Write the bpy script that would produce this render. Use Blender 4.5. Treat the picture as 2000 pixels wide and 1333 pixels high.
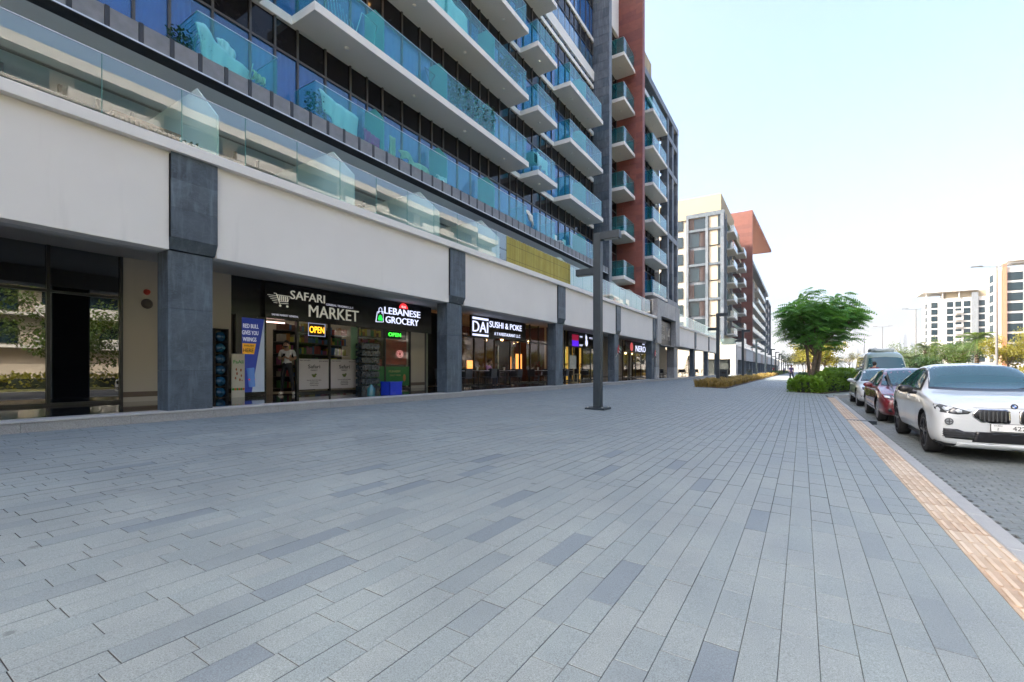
import bpy, bmesh, math, random
from mathutils import Vector, Matrix
from mathutils.bvhtree import BVHTree
R = math.radians
scene = bpy.context.scene
for o in list(bpy.data.objects): bpy.data.objects.remove(o)
C = scene.collection

# ------------------------------------------------------------------ camera, light, exposure
cd = bpy.data.cameras.new('camera'); cam = bpy.data.objects.new('camera', cd); C.objects.link(cam)
cam.location = (0, 0, 1.3); cam.rotation_euler = (R(90), 0, R(32.21))
cd.sensor_width = 36; cd.lens = 16.2; cd.shift_y = 0.02775; cd.clip_start = 0.05; cd.clip_end = 9000
scene.camera = cam
SUN_EL, SUN_AZ = 40.0, 235.0            # azimuth clockwise from +Y: the sun stands behind and left, beyond the long block
world = bpy.data.worlds.new('World'); scene.world = world; world.use_nodes = True
wn = world.node_tree; wn.nodes.clear()
wo = wn.nodes.new('ShaderNodeOutputWorld'); wb = wn.nodes.new('ShaderNodeBackground')
sky = wn.nodes.new('ShaderNodeTexSky'); sky.sky_type = 'NISHITA'; sky.sun_disc = False
sky.sun_elevation = R(SUN_EL); sky.sun_rotation = R(SUN_AZ); sky.altitude = 0
sky.air_density = 1.0; sky.dust_density = 9.0; sky.ozone_density = 2.5
wb.inputs[1].default_value = 0.15
wn.links.new(sky.outputs[0], wb.inputs[0]); wn.links.new(wb.outputs[0], wo.inputs[0])
sl = bpy.data.lights.new('sun', 'SUN'); sun = bpy.data.objects.new('sun', sl); C.objects.link(sun)
sl.energy = 2.0; sl.angle = R(0.5); sl.color = (1.0, 0.93, 0.80)
ce = math.cos(R(SUN_EL))
sdir = Vector((math.sin(R(SUN_AZ))*ce, math.cos(R(SUN_AZ))*ce, math.sin(R(SUN_EL))))   # towards the sun
sun.rotation_euler = sdir.to_track_quat('Z', 'Y').to_euler(); sun.location = (-60, 60, 80)
scene.render.engine = 'CYCLES'
vs = scene.view_settings; vs.view_transform = 'Standard'; vs.look = 'None'; vs.exposure = 2.22; vs.gamma = 1.0
vs.use_curve_mapping = False
cy = scene.cycles
cy.max_bounces = 7; cy.diffuse_bounces = 4; cy.glossy_bounces = 4; cy.transmission_bounces = 4; cy.transparent_max_bounces = 16
cy.caustics_reflective = False; cy.caustics_refractive = False; cy.sample_clamp_indirect = 6

# ------------------------------------------------------------------ materials
def nt(name):
    m = bpy.data.materials.new(name); m.use_nodes = True
    t = m.node_tree; t.nodes.clear()
    out = t.nodes.new('ShaderNodeOutputMaterial'); b = t.nodes.new('ShaderNodeBsdfPrincipled')
    t.links.new(b.outputs[0], out.inputs[0])
    return m, t, b, out
def noise(t, scale, detail=4, rough=.55, vec=None, dist=0):
    n = t.nodes.new('ShaderNodeTexNoise'); n.inputs['Scale'].default_value = scale
    n.inputs['Detail'].default_value = detail; n.inputs['Roughness'].default_value = rough
    n.inputs['Distortion'].default_value = dist
    if vec is None:
        g = t.nodes.new('ShaderNodeNewGeometry'); vec = g.outputs['Position']
    t.links.new(vec, n.inputs['Vector'])
    return n.outputs['Fac']
def scaled(t, s):
    g = t.nodes.new('ShaderNodeNewGeometry'); mp = t.nodes.new('ShaderNodeMapping')
    mp.inputs['Scale'].default_value = s; t.links.new(g.outputs['Position'], mp.inputs[0]); return mp.outputs[0]
def ramp(t, fac, stops):
    r = t.nodes.new('ShaderNodeValToRGB'); e = r.color_ramp.elements
    while len(e) < len(stops): e.new(.5)
    for i, (p, c) in enumerate(stops):
        e[i].position = p; e[i].color = (c[0], c[1], c[2], 1) if hasattr(c, '__len__') else (c, c, c, 1)
    t.links.new(fac, r.inputs[0]); return r.outputs[0]
def mixc(t, fac, a, b, mode='MIX'):
    m = t.nodes.new('ShaderNodeMix'); m.data_type = 'RGBA'; m.blend_type = mode
    for k, v in ((0, fac), (6, a), (7, b)):
        if isinstance(v, (int, float)): m.inputs[k].default_value = v
        elif isinstance(v, tuple): m.inputs[k].default_value = (v[0], v[1], v[2], 1)
        else: t.links.new(v, m.inputs[k])
    return m.outputs[2]
def bump(t, b, h, strength=.2, dist=.01):
    n = t.nodes.new('ShaderNodeBump'); n.inputs['Strength'].default_value = strength; n.inputs['Distance'].default_value = dist
    t.links.new(h, n.inputs['Height']); t.links.new(n.outputs[0], b.inputs['Normal'])
MATS = {}
def plain(name, col, rough=.6, metal=0, var=.08, scale=3.0, bstr=.06, bscale=60, spec=.5, emit=None, es=0):
    """a surface of one colour with uneven tone and fine relief"""
    if name in MATS: return MATS[name]
    m, t, b, o = nt(name)
    f = noise(t, scale)
    lo = tuple(c*(1-var) for c in col); hi = tuple(min(1, c*(1+var)) for c in col)
    t.links.new(ramp(t, f, [(.3, lo), (.7, hi)]), b.inputs['Base Color'])
    b.inputs['Roughness'].default_value = rough; b.inputs['Metallic'].default_value = metal
    b.inputs['Specular IOR Level'].default_value = spec
    if bstr: bump(t, b, noise(t, bscale, 3), bstr, .004)
    if emit: b.inputs['Emission Color'].default_value = (*emit, 1); b.inputs['Emission Strength'].default_value = es
    MATS[name] = m; return m
def glassm(name, tint, refl=1.0, rough=0.0, body=None, bodyfac=0.0, ior=1.5):
    """thin architectural glass: tinted see-through body, sharp reflection by Fresnel"""
    m, t, b, o = nt(name); t.nodes.remove(b)
    tr = t.nodes.new('ShaderNodeBsdfTransparent'); tr.inputs[0].default_value = (*tint, 1)
    gl = t.nodes.new('ShaderNodeBsdfGlossy'); gl.inputs['Roughness'].default_value = rough
    gl.inputs[0].default_value = (refl, refl, refl, 1)
    fr = t.nodes.new('ShaderNodeFresnel'); fr.inputs[0].default_value = ior
    g = t.nodes.new('ShaderNodeNewGeometry'); fs = t.nodes.new('ShaderNodeMath'); fs.operation = 'SUBTRACT'; fs.inputs[0].default_value = 1
    t.links.new(g.outputs['Backfacing'], fs.inputs[1]); fm = t.nodes.new('ShaderNodeMath'); fm.operation = 'MULTIPLY'
    t.links.new(fr.outputs[0], fm.inputs[0]); t.links.new(fs.outputs[0], fm.inputs[1])     # reflect on the outer face only: the pane is thin
    base = tr.outputs[0]
    if body:
        di = t.nodes.new('ShaderNodeBsdfDiffuse'); di.inputs[0].default_value = (*body, 1)
        mx = t.nodes.new('ShaderNodeMixShader'); mx.inputs[0].default_value = bodyfac
        t.links.new(base, mx.inputs[1]); t.links.new(di.outputs[0], mx.inputs[2]); base = mx.outputs[0]
    mx = t.nodes.new('ShaderNodeMixShader'); t.links.new(fm.outputs[0], mx.inputs[0])
    t.links.new(base, mx.inputs[1]); t.links.new(gl.outputs[0], mx.inputs[2]); t.links.new(mx.outputs[0], o.inputs[0])
    return m

def paver_mat(name, col, var=.13):
    m, t, b, o = nt(name)
    f1 = noise(t, 170, 3, .85)                      # aggregate grains
    f2 = noise(t, 1.1, 5, .6)                      # wear across the plaza
    f3 = noise(t, 7.0, 4, .6)
    lo = tuple(c*(1-var*3.4) for c in col); hi = tuple(c*(1+var*3.2) for c in col)
    c1 = ramp(t, f1, [(.34, lo), (.5, col), (.66, hi)])
    c2 = mixc(t, .8, c1, ramp(t, f2, [(.3, (.78, .78, .80)), (.7, (1.10, 1.10, 1.08))]), 'MULTIPLY')
    # dropped spots: sparse dark blots
    v = t.nodes.new('ShaderNodeTexVoronoi'); v.inputs['Scale'].default_value = 1.25
    g = t.nodes.new('ShaderNodeNewGeometry'); mp = t.nodes.new('ShaderNodeVectorMath'); mp.operation = 'ADD'
    nn = t.nodes.new('ShaderNodeTexNoise'); nn.inputs['Scale'].default_value = 14
    sc = t.nodes.new('ShaderNodeVectorMath'); sc.operation = 'SCALE'; sc.inputs['Scale'].default_value = .05
    t.links.new(nn.outputs['Color'], sc.inputs[0]); t.links.new(g.outputs['Position'], mp.inputs[0]); t.links.new(sc.outputs[0], mp.inputs[1])
    t.links.new(mp.outputs[0], v.inputs['Vector'])
    sp = ramp(t, v.outputs['Distance'], [(.028, 1.0), (.045, 0.0)])
    c3 = mixc(t, f3, (1, 1, 1), (.93, .93, .94))
    c2 = mixc(t, 1.0, c2, c3, 'MULTIPLY')
    ms = t.nodes.new('ShaderNodeMath'); ms.operation = 'MULTIPLY'; ms.inputs[1].default_value = .55; t.links.new(sp, ms.inputs[0])
    c4 = mixc(t, ms.outputs[0], c2, (.05, .055, .06))
    t.links.new(c4, b.inputs['Base Color'])
    t.links.new(ramp(t, f2, [(.3, .52), (.7, .68)]), b.inputs['Roughness'])
    bump(t, b, f1, .35, .002)
    return m
def stone_mat(name, col, scale=2.5, var=.25, rough=.55, streak=True):
    """natural stone slab: clouded, with pale scratches running down"""
    m, t, b, o = nt(name)
    f = noise(t, scale, 8, .65, None, .6)
    lo = tuple(c*(1-var) for c in col); hi = tuple(c*(1+var) for c in col)
    c = ramp(t, f, [(.3, lo), (.5, col), (.72, hi)])
    if streak:
        f2 = noise(t, 1.0, 6, .6, scaled(t, (9, 9, 1.2)))
        c = mixc(t, ramp(t, f2, [(.50, 0.0), (.68, .6)]), c, tuple(min(1, k*2.2) for k in col))
        f3 = noise(t, 1.0, 7, .7, scaled(t, (2.2, 2.2, 5.5)), 1.5); c = mixc(t, ramp(t, f3, [(.48, 0.0), (.50, .55), (.52, 0.0)]), c, tuple(min(1, k*1.9) for k in col))
    t.links.new(c, b.inputs['Base Color']); b.inputs['Roughness'].default_value = rough
    bump(t, b, noise(t, 45, 6), .25, .004)
    return m
def plaster_mat(name, col, dirt=.1):
    m, t, b, o = nt(name)
    f = noise(t, .5, 6, .6); f2 = noise(t, 1.0, 5, .6, scaled(t, (3.0, 3.0, .35)))
    c = ramp(t, f, [(.3, tuple(k*(1-dirt*.5) for k in col)), (.7, col)])
    c = mixc(t, ramp(t, f2, [(.62, 0.0), (.85, dirt*2.2)]), c, tuple(k*.62 for k in col))
    t.links.new(c, b.inputs['Base Color']); b.inputs['Roughness'].default_value = .85
    bump(t, b, noise(t, 90, 4), .12, .003)
    return m
def granite_mat(name, col, rough=.5, sc=140, var=.35):
    m, t, b, o = nt(name)
    f = noise(t, sc, 3, .8); f2 = noise(t, 4, 4)
    c = ramp(t, f, [(.36, tuple(k*(1-var) for k in col)), (.5, col), (.64, tuple(min(1, k*(1+var)) for k in col))])
    c = mixc(t, .35, c, ramp(t, f2, [(.3, .75), (.7, 1.1)]), 'MULTIPLY')
    t.links.new(c, b.inputs['Base Color']); b.inputs['Roughness'].default_value = rough
    return m

M = dict(
 pav_a=paver_mat('paver_grey', (.216, .246, .242)), pav_b=paver_mat('paver_grey_warm', (.222, .250, .245)),
 pav_c=paver_mat('paver_grey_cool', (.203, .236, .236)), pav_d=paver_mat('paver_charcoal', (.158, .188, .204), .1),
 pav_e=paver_mat('paver_slate', (.186, .216, .221), .1),
 joint=plain('joint_sand', (.055, .055, .055), .95, var=.3, scale=20),
 block=paver_mat('road_block', (.165, .185, .178)), block2=paver_mat('road_block_dark', (.145, .163, .158)),
 tact=plain('tactile_orange', (.40, .305, .215), .7, var=.14, scale=5, bscale=300, bstr=.15),
 kerb=granite_mat('kerb_concrete', (.30, .31, .31), .8, 200, .15),
 plinth=granite_mat('plinth_granite', (.34, .33, .31), .55, 90, .3),
 capst=granite_mat('plinth_cap', (.46, .45, .43), .4, 120, .2),
 floorg=granite_mat('polished_granite', (.035, .034, .034), .06, 160, .5),
 asphalt=plain('asphalt', (.055, .055, .056), .85, var=.2, scale=2, bscale=150, bstr=.4),
 paint=plain('road_paint', (.75, .75, .72), .6),
 earth=plain('sandy_ground', (.30, .25, .19), .95, var=.2, scale=.4),
 soil=plain('planter_soil', (.10, .075, .055), .95, var=.3, scale=9, bstr=.6, bscale=40),
 white=plaster_mat('white_render', (.79, .755, .70), .16),
 whitecl=plaster_mat('balcony_render', (.80, .77, .72), .05),
 cream=plaster_mat('cream_render', (.66, .56, .42), .10),
 soffit=plain('soffit_paint', (.56, .56, .54), .8, var=.04, scale=.8),
 soffitw=plain('soffit_white', (.74, .74, .72), .8, var=.04, scale=.8),
 slate=stone_mat('slate_cladding', (.066, .088, .108), 1.6, .4), slate2=stone_mat('slate_cladding_pale', (.076, .098, .118), 2.2, .4),
 slated=stone_mat('slate_cladding_dark', (.056, .074, .092), 1.9, .4),
 tower_st=stone_mat('tower_stone', (.085, .10, .118), 1.6, .22), tower_st2=stone_mat('tower_stone_pale', (.13, .145, .16), 1.6, .2),
 red=stone_mat('red_stone', (.225, .064, .044), 1.8, .16, .6, False), red2=stone_mat('red_stone_dark', (.185, .05, .04), 1.8, .16, .6, False),
 redc=plain('red_canopy', (.21, .075, .048), .7),
 greyst=stone_mat('grey_cladding', (.27, .265, .26), 1.5, .1), greyst2=stone_mat('grey_cladding_dark', (.17, .165, .16), 1.5, .12),
 metal=plain('dark_aluminium', (.045, .045, .045), .35, .6, var=.1), metalb=plain('bronze_mullion', (.085, .078, .068), .4, .5, var=.1),
 steel=plain('brushed_steel', (.55, .55, .54), .28, 1.0, var=.05), chrome=plain('chrome', (.7, .7, .7), .12, 1.0, var=.02, bstr=0),
 black=plain('black_panel', (.012, .012, .013), .25, var=.2), blackm=plain('black_matt', (.018, .018, .018), .8, var=.2),
 spandrel=plain('black_spandrel_glass', (.008, .007, .008), .08, var=.3, bstr=0, spec=.25),
 ledge=plain('grey_ledge_panel', (.20, .205, .215), .6, var=.12, scale=6), ledged=plain('drip_grille', (.022, .021, .022), .7, var=.4, scale=5),
 lamp=plain('lamp_post_paint', (.016, .026, .034), .42, .1, var=.15, scale=4),
 glass=glassm('rail_glass', (.88, .965, .94), 1.0, body=(.40, .62, .56), bodyfac=.03, ior=2.1),
 glasst=glassm('balcony_glass', (.70, .95, .968), .9, body=(.03, .46, .50), bodyfac=.11),
 edge=plain('glass_edge', (.10, .28, .25), .15, var=.05, bstr=0),
 divider=glassm('frosted_divider', (.75, .85, .82), 1, .12, (.70, .80, .76), .72),
 dividert=glassm('teal_divider', (.5, .85, .82), 1, .1, (.16, .55, .50), .65),
 winglass=glassm('window_glass', (.50, .76, .96), .9, 0, (.03, .17, .46), .38, 1.7),
 shopglass=glassm('shop_glass', (.90, .92, .90), 1.0, 0, None, 0, 1.5),
 shopdark=glassm('dark_shop_glass', (.16, .18, .20), 1.0, 0, (.008, .012, .022), .3, 2.7),
 curtain=plain('blue_curtain', (.30, .52, .80), .8, var=.18, scale=1.2), curtainw=plain('pale_curtain', (.62, .56, .42), .8),
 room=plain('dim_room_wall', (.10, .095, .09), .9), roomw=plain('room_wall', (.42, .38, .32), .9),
)
def flat(name, col, rough=.5, emit=0):
    if name in MATS: return MATS[name]
    m, t, b, o = nt(name); b.inputs['Base Color'].default_value = (*col, 1); b.inputs['Roughness'].default_value = rough
    if emit: b.inputs['Emission Color'].default_value = (*col, 1); b.inputs['Emission Strength'].default_value = emit
    MATS[name] = m; return m

# ------------------------------------------------------------------ mesh builder and tagging
class MB:
    def __init__(s): s.v = []; s.f = []; s.m = []; s.sm = []
    def add(s, vs, fs, mi=0, smooth=False):
        o = len(s.v); s.v += [tuple(p) for p in vs]
        for f in fs: s.f.append(tuple(o+i for i in f)); s.m.append(mi); s.sm.append(smooth)
        return s
    def box(s, x0, x1, y0, y1, z0, z1, mi=0):
        return s.add([(x0,y0,z0),(x1,y0,z0),(x1,y1,z0),(x0,y1,z0),(x0,y0,z1),(x1,y0,z1),(x1,y1,z1),(x0,y1,z1)],
              [(3,2,1,0),(4,5,6,7),(0,1,5,4),(1,2,6,5),(2,3,7,6),(3,0,4,7)], mi)
    def cbox(s, x0, x1, y0, y1, z0, z1, c=.004, mi=0):
        """box with a chamfered top rim"""
        return s.add([(x0,y0,z0),(x1,y0,z0),(x1,y1,z0),(x0,y1,z0),(x0,y0,z1-c),(x1,y0,z1-c),(x1,y1,z1-c),(x0,y1,z1-c),
               (x0+c,y0+c,z1),(x1-c,y0+c,z1),(x1-c,y1-c,z1),(x0+c,y1-c,z1)],
              [(0,1,5,4),(1,2,6,5),(2,3,7,6),(3,0,4,7),(4,5,9,8),(5,6,10,9),(6,7,11,10),(7,4,8,11),(8,9,10,11)], mi)
    def prism(s, pts, axis, a, b, mi=0):
        """pts 2D polygon; axis 'x': pts are (y,z); 'y': (x,z); 'z': (x,y)"""
        def P(p, t): return {'x': (t, p[0], p[1]), 'y': (p[0], t, p[1]), 'z': (p[0], p[1], t)}[axis]
        n = len(pts)
        return s.add([P(p, a) for p in pts]+[P(p, b) for p in pts],
              [tuple(range(n))[::-1], tuple(range(n, 2*n))]+[(i, (i+1) % n, n+(i+1) % n, n+i) for i in range(n)], mi)
    def tube(s, pts, r, seg=8, mi=0, cap=True, smooth=True):
        pts = [Vector(p) for p in pts]; n = len(pts); rr = r if hasattr(r, '__len__') else [r]*n
        vs = []; up = Vector((0, 0, 1))
        for i, p in enumerate(pts):
            d = (pts[min(i+1, n-1)]-pts[max(i-1, 0)]).normalized()
            a = d.cross(up)
            if a.length < 1e-3: a = d.cross(Vector((1, 0, 0)))
            a.normalize(); b = d.cross(a)
            for k in range(seg):
                t = 2*math.pi*k/seg; vs.append(p+(a*math.cos(t)+b*math.sin(t))*rr[i])
        fs = [(i*seg+k, i*seg+(k+1) % seg, (i+1)*seg+(k+1) % seg, (i+1)*seg+k) for i in range(n-1) for k in range(seg)]
        s.add(vs, fs, mi, smooth)
        if cap:
            s.add(vs[:seg], [tuple(range(seg))], mi); s.add(vs[-seg:], [tuple(range(seg))[::-1]], mi)
        return s
    def cyl(s, c, r, h, axis='z', seg=16, mi=0, r2=None):
        e = {'x': (1,0,0), 'y': (0,1,0), 'z': (0,0,1)}[axis]; c = Vector(c)
        return s.tube([c, c+Vector(e)*h], [r, r if r2 is None else r2], seg, mi)
    def ball(s, c, r, seg=10, rings=6, mi=0, sz=(1,1,1)):
        vs = []; fs = []
        for i in range(rings+1):
            a = math.pi*i/rings
            for k in range(seg):
                b = 2*math.pi*k/seg
                vs.append((c[0]+r*sz[0]*math.sin(a)*math.cos(b), c[1]+r*sz[1]*math.sin(a)*math.sin(b), c[2]+r*sz[2]*math.cos(a)))
        for i in range(rings):
            for k in range(seg): fs.append((i*seg+k, (i+1)*seg+k, (i+1)*seg+(k+1) % seg, i*seg+(k+1) % seg))
        return s.add(vs, fs, mi, True)
    def mesh(s, name, mats):
        me = bpy.data.meshes.new(name); me.from_pydata(s.v, [], s.f)
        for m in (mats if isinstance(mats, (list, tuple)) else [mats]): me.materials.append(m)
        me.polygons.foreach_set('material_index', s.m); me.polygons.foreach_set('use_smooth', s.sm)
        me.update(); return me
WM = {}
def link(o, parent=None, loc=None, rot=None):
    C.objects.link(o)
    l = Matrix.Translation(loc or (0,0,0))
    if rot: 
        from mathutils import Euler
        l = l @ Euler(rot).to_matrix().to_4x4()
    if loc: o.location = loc
    if rot: o.rotation_euler = rot
    if parent is not None:
        o.parent = parent; o.matrix_parent_inverse = WM[parent.name].inverted()
    WM[o.name] = l
    return o
def put(name, mb, mats, parent=None, loc=None, rot=None, bevel=0, **tags):
    me = mb.mesh(name, mats) if isinstance(mb, MB) else mb
    o = bpy.data.objects.new(name, me); link(o, parent, loc, rot)
    if bevel:
        b = o.modifiers.new('bevel', 'BEVEL'); b.width = bevel; b.segments = 2; b.limit_method = 'ANGLE'
    for k, v in tags.items(): o[k] = v
    return o
def tag(o, label=None, cat=None, group=None, kind=None):
    if label: o['label'] = label
    if cat: o['category'] = cat
    if group: o['group'] = group
    if kind: o['kind'] = kind
    return o
def thing(name, label, cat, loc=(0,0,0), rotz=0, group=None):
    o = bpy.data.objects.new(name, None); o.empty_display_size = .3
    link(o, None, loc, (0, 0, rotz) if rotz else None)
    return tag(o, label, cat, group)
def kids(o): return [c for c in bpy.data.objects if c.parent == o]
def dup(root, loc, rotz=0, label=None, group=None, scale=None):

    r = root.copy(); C.objects.link(r); r.location = loc; r.rotation_euler = (0, 0, rotz); WM[r.name] = Matrix.Translation(loc)
    if scale: r.scale = (scale,)*3
    if label: r['label'] = label
    if group: r['group'] = group
    def cp(src, dst):
        for c in list(src.children):
            n = c.copy(); C.objects.link(n); n.parent = dst; n.matrix_parent_inverse = c.matrix_parent_inverse.copy(); cp(c, n)
    cp(root, r)
    return r
def text_mesh(name, s, size, depth=.01, bold=0, align='CENTER', spacing=1.0, shear=0):
    cu = bpy.data.curves.new(name, 'FONT'); cu.body = s; cu.size = size; cu.extrude = depth; cu.offset = bold
    cu.align_x = align; cu.align_y = 'CENTER'; cu.space_character = spacing; cu.shear = shear; cu.resolution_u = 3
    ob = bpy.data.objects.new(name, cu); C.objects.link(ob)
    dg = bpy.context.evaluated_depsgraph_get(); me = bpy.data.meshes.new_from_object(ob.evaluated_get(dg))
    bpy.data.objects.remove(ob); return me
def wall_text(name, s, y, z, x, h, mat, parent, w=None, depth=.01, bold=0, spacing=1.0):
    """letters on a wall that faces +X; (y,z) = centre, h = capital height, w = fitted width"""
    me = text_mesh(name, s, 1.0, depth, bold, 'CENTER', spacing)
    xs = [v.co.x for v in me.vertices]; ys = [v.co.y for v in me.vertices]
    if not xs: return None
    cx, cyy = (min(xs)+max(xs))/2, (min(ys)+max(ys))/2
    sy = h/(max(ys)-min(ys)); sx = (w/(max(xs)-min(xs))) if w else sy
    for v in me.vertices:
        a, b2, c2 = v.co; v.co = (x+c2+depth, y+(a-cx)*sx, z+(b2-cyy)*sy)
    me.materials.clear(); me.materials.append(mat)
    for p in me.polygons: p.material_index = 0
    return put(name, me, None, parent)
def struct(name, mb, mats, parent=None, **k):
    o = put(name, mb, mats, parent, **k); o['kind'] = 'structure'; return o
SL = .03
SLA = math.atan(SL)
def gz(x): return -SL*x
# ================================================================== GROUND
random.seed(7)
def vis(x, y, z, mx=1.15, my=.80):
    d = -.5330*x + .8461*y
    if d < .3: return False
    u = (.8461*x + .5330*y)/d; v = (z-1.3)/d
    return abs(u) < mx and -my < v < my+.1
# wide terrain sheet
g = MB(); g.add([(-1500,-300,-.62),(4000,-300,-.62),(4000,6000,-.62),(-1500,6000,-.62)], [(0,1,2,3)])
struct('ground', g, M['earth'])
# plaza bed under the pavers, sloping up to the building
g = MB(); Yf = 62
g.add([(-10.36,-12,gz(-10.36)-.012),(1.0,-12,gz(1.0)-.012),(1.0,Yf,gz(1.0)-.012),(-10.36,Yf,gz(-10.36)-.012)], [(0,1,2,3)])
plaza = struct('plaza_pavement', g, M['joint'])
g = MB(); g.add([(-10.36,Yf,gz(-10.36)-.003),(1.29,Yf,gz(1.29)-.003),(1.29,420,gz(1.29)-.003),(-10.36,420,gz(-10.36)-.003)], [(0,1,2,3)])
g.add([(-40,Yf+12,.3),(-10.36,Yf+12,.3),(-10.36,420,.3),(-40,420,.3)], [(0,1,2,3)])
struct('far_pavement', g, M['pav_b'])
W = .1545; PX = .9925
darks = [(1210,1122),(1124,1052),(1397,1290),(1712,1080),(980,1016),(575,1050),(590,1142),(420,1300),(945,921),(1020,963),(1205,886),(1195,912),
         (1320,907),(1365,950),(1480,1015),(650,965),(735,915),(1865,1240),(530,1075),(20,1030),(200,1040),(255,1035),(960,890),(840,940),(300,905),(1100,1210),(460,1180),(700,1020),(150,970)]
DK = []
for px, py in darks:
    tone = 4 if (px, py) in ((1712,1080),(1865,1240),(575,1050),(20,1030),(200,1040),(1100,1210),(700,1020),(150,970),(460,1180)) else 3
    u = (px-1000)/900; k = -.533+.8461*u
    d = 1.3*900/(py-722)
    for _ in range(6): d = (1.3-gz(d*k))*900/(py-722)
    DK.append((d*k, d*(.8461+.533*u), tone))
tiles = []
ncol = int((PX+10.36)/W)
for c in range(ncol):
    x1 = PX-c*W; x0 = x1-W
    ds = [(yy, t) for (xx, yy, t) in DK if x0 <= xx < x1]
    y = -1.6-random.random()*.5; long_run = random.random() < .14
    while y < 60:
        L = .61 if random.random() < (.8 if long_run else .22) else .305
        if random.random() < .09: long_run = not long_run
        r = random.random(); m = 0 if r < .45 else 1 if r < .72 else 2 if r < .985 else 4
        for yy, t in ds:
            if y < yy < y+.61: L = .61; m = t
        tiles.append((x0, y, L, m)); y += L
def shown(t):
    x0, y, L, m = t; cx, cyy = x0+W/2, y+L/2
    return vis(cx, cyy, gz(cx), 1.45, 1.0)
vt = [t for t in tiles if shown(t)]
vt.sort(key=lambda t: ((t[0]+W/2)**2+(t[1]+t[2]/2)**2+1.7)/(t[2]**.5))
near = vt[:300]; nearset = set(near)
pm = [M['pav_a'], M['pav_b'], M['pav_c'], M['pav_d'], M['pav_e']]
PMESH = {}
for t in near:
    x0, y, L, m = t; key = (L, m)
    if key not in PMESH:
        b = MB(); b.cbox(-W/2+.0010, W/2-.0010, -L/2+.0020, L/2-.0020, -.04, 0, .0018); b.m = [1]*4+[0]*5; PMESH[key] = b.mesh('paver', [pm[m], M['joint']])
    cx = x0+W/2
    put('paver', PMESH[key], None, plaza, (cx, y+L/2, gz(cx)+random.uniform(-.0009,.0009)), (random.uniform(-.0015,.0015), SLA, 0))
b = MB()
for t in vt:
    if t in nearset: continue
    x0, y, L, m = t; x1 = x0+W; e = .0010; c = .0016 if y < 10 else .0028
    za = random.uniform(-.0009,.0009); i = len(b.v)
    b.v += [(x0+e,y+e,gz(x0)-.01),(x1-e,y+e,gz(x1)-.01),(x1-e,y+L-e,gz(x1)-.01),(x0+e,y+L-e,gz(x0)-.01),
            (x0+e+c,y+e+c,gz(x0)+za),(x1-e-c,y+e+c,gz(x1)+za),(x1-e-c,y+L-e-c,gz(x1)+za),(x0+e+c,y+L-e-c,gz(x0)+za)]
    for f in ((0,1,5,4),(1,2,6,5),(2,3,7,6),(3,0,4,7),(4,5,6,7)): b.f.append(tuple(i+k for k in f)); b.m.append(m if f[0] == 4 else 5); b.sm.append(False)
put('paver_field', b, pm+[M['joint']], plaza, kind='stuff')

# tactile strip: blistered guiding tiles with lengthwise bars
g = MB(); g.add([(.9925,-2,gz(1)-.012),(1.295,-2,gz(1.3)-.012),(1.295,29,gz(1.3)-.012),(.9925,29,gz(1)-.012)], [(0,1,2,3)])
strip = struct('tactile_strip', g, M['joint'])
T = .297
b = MB(); b.cbox(-T/2+.0015, T/2-.0015, -T/2+.0015, T/2-.0015, -.03, 0, .002)
for k in range(4):
    xc = -T/2+T*(k+.5)/4; w = .017; l = T/2-.012; n = 5
    out = [(xc+w*math.cos(a), -l+w+w*math.sin(a)) for a in [math.pi+math.pi*i/n for i in range(n+1)]]
    out += [(xc+w*math.cos(a), l-w+w*math.sin(a)) for a in [math.pi*i/n for i in range(n+1)]]
    inn = [(xc+(p[0]-xc)*.72, p[1]*.975) for p in out]; N = len(out); i = len(b.v)
    b.add([(p[0],p[1],0) for p in out]+[(p[0],p[1],.008) for p in inn],
          [(q, (q+1) % N, N+(q+1) % N, N+q) for q in range(N)], 0)
    b.add([(p[0],p[1],.008) for p in inn], [tuple(range(N))], 1)
PALE = plain('tactile_bar', (.51, .405, .30), .7, var=.14, scale=5, bscale=300, bstr=.15)
tm = [b.mesh('tactile_tile', [M['tact'], PALE]), b.mesh('tactile_tile', [plain('tactile_orange_pale', (.43, .34, .25), .7, var=.12, scale=5, bscale=300, bstr=.15), plain('tactile_bar_pale', (.54, .45, .35), .7)]),
      b.mesh('tactile_tile', [plain('tactile_orange_worn', (.36, .265, .185), .7, var=.18, scale=8, bscale=300, bstr=.15), PALE])]
y = .7
while y < 26.5:
    if not 14.95 < y+T/2 < 15.3:
        put('tactile_tile', random.choice(tm), None, strip, (1.142, y+T/2, gz(1.14)), (0, SLA, 0))
    y += T
put('drain_cover', MB().box(.995, 1.62, 15.0, 15.24, -.2, gz(1.2)+.003), M['lamp'], strip)
# kerb stones, level with the strip, a small drop to the parking bay
RZ = -.12
kb = MB(); kb.add([(-.075,-.5,-.16),(.075,-.5,-.16),(.075,.5,-.16),(-.075,.5,-.16)], [(0,1,2,3)]); kb = MB(); kb.cbox(-.073, .073, -.497, .497, -.2, 0, .008)
km = kb.mesh('kerb_stone', M['kerb'])
kerb = struct('kerb', MB().box(1.296, 1.444, -3, 29, -.3, gz(1.4)-.05), M['joint'])
for k in range(30): put('kerb_stone', km, None, kerb, (1.37, -.6+k*1.0, gz(1.37)), (0, SLA, 0))
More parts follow.
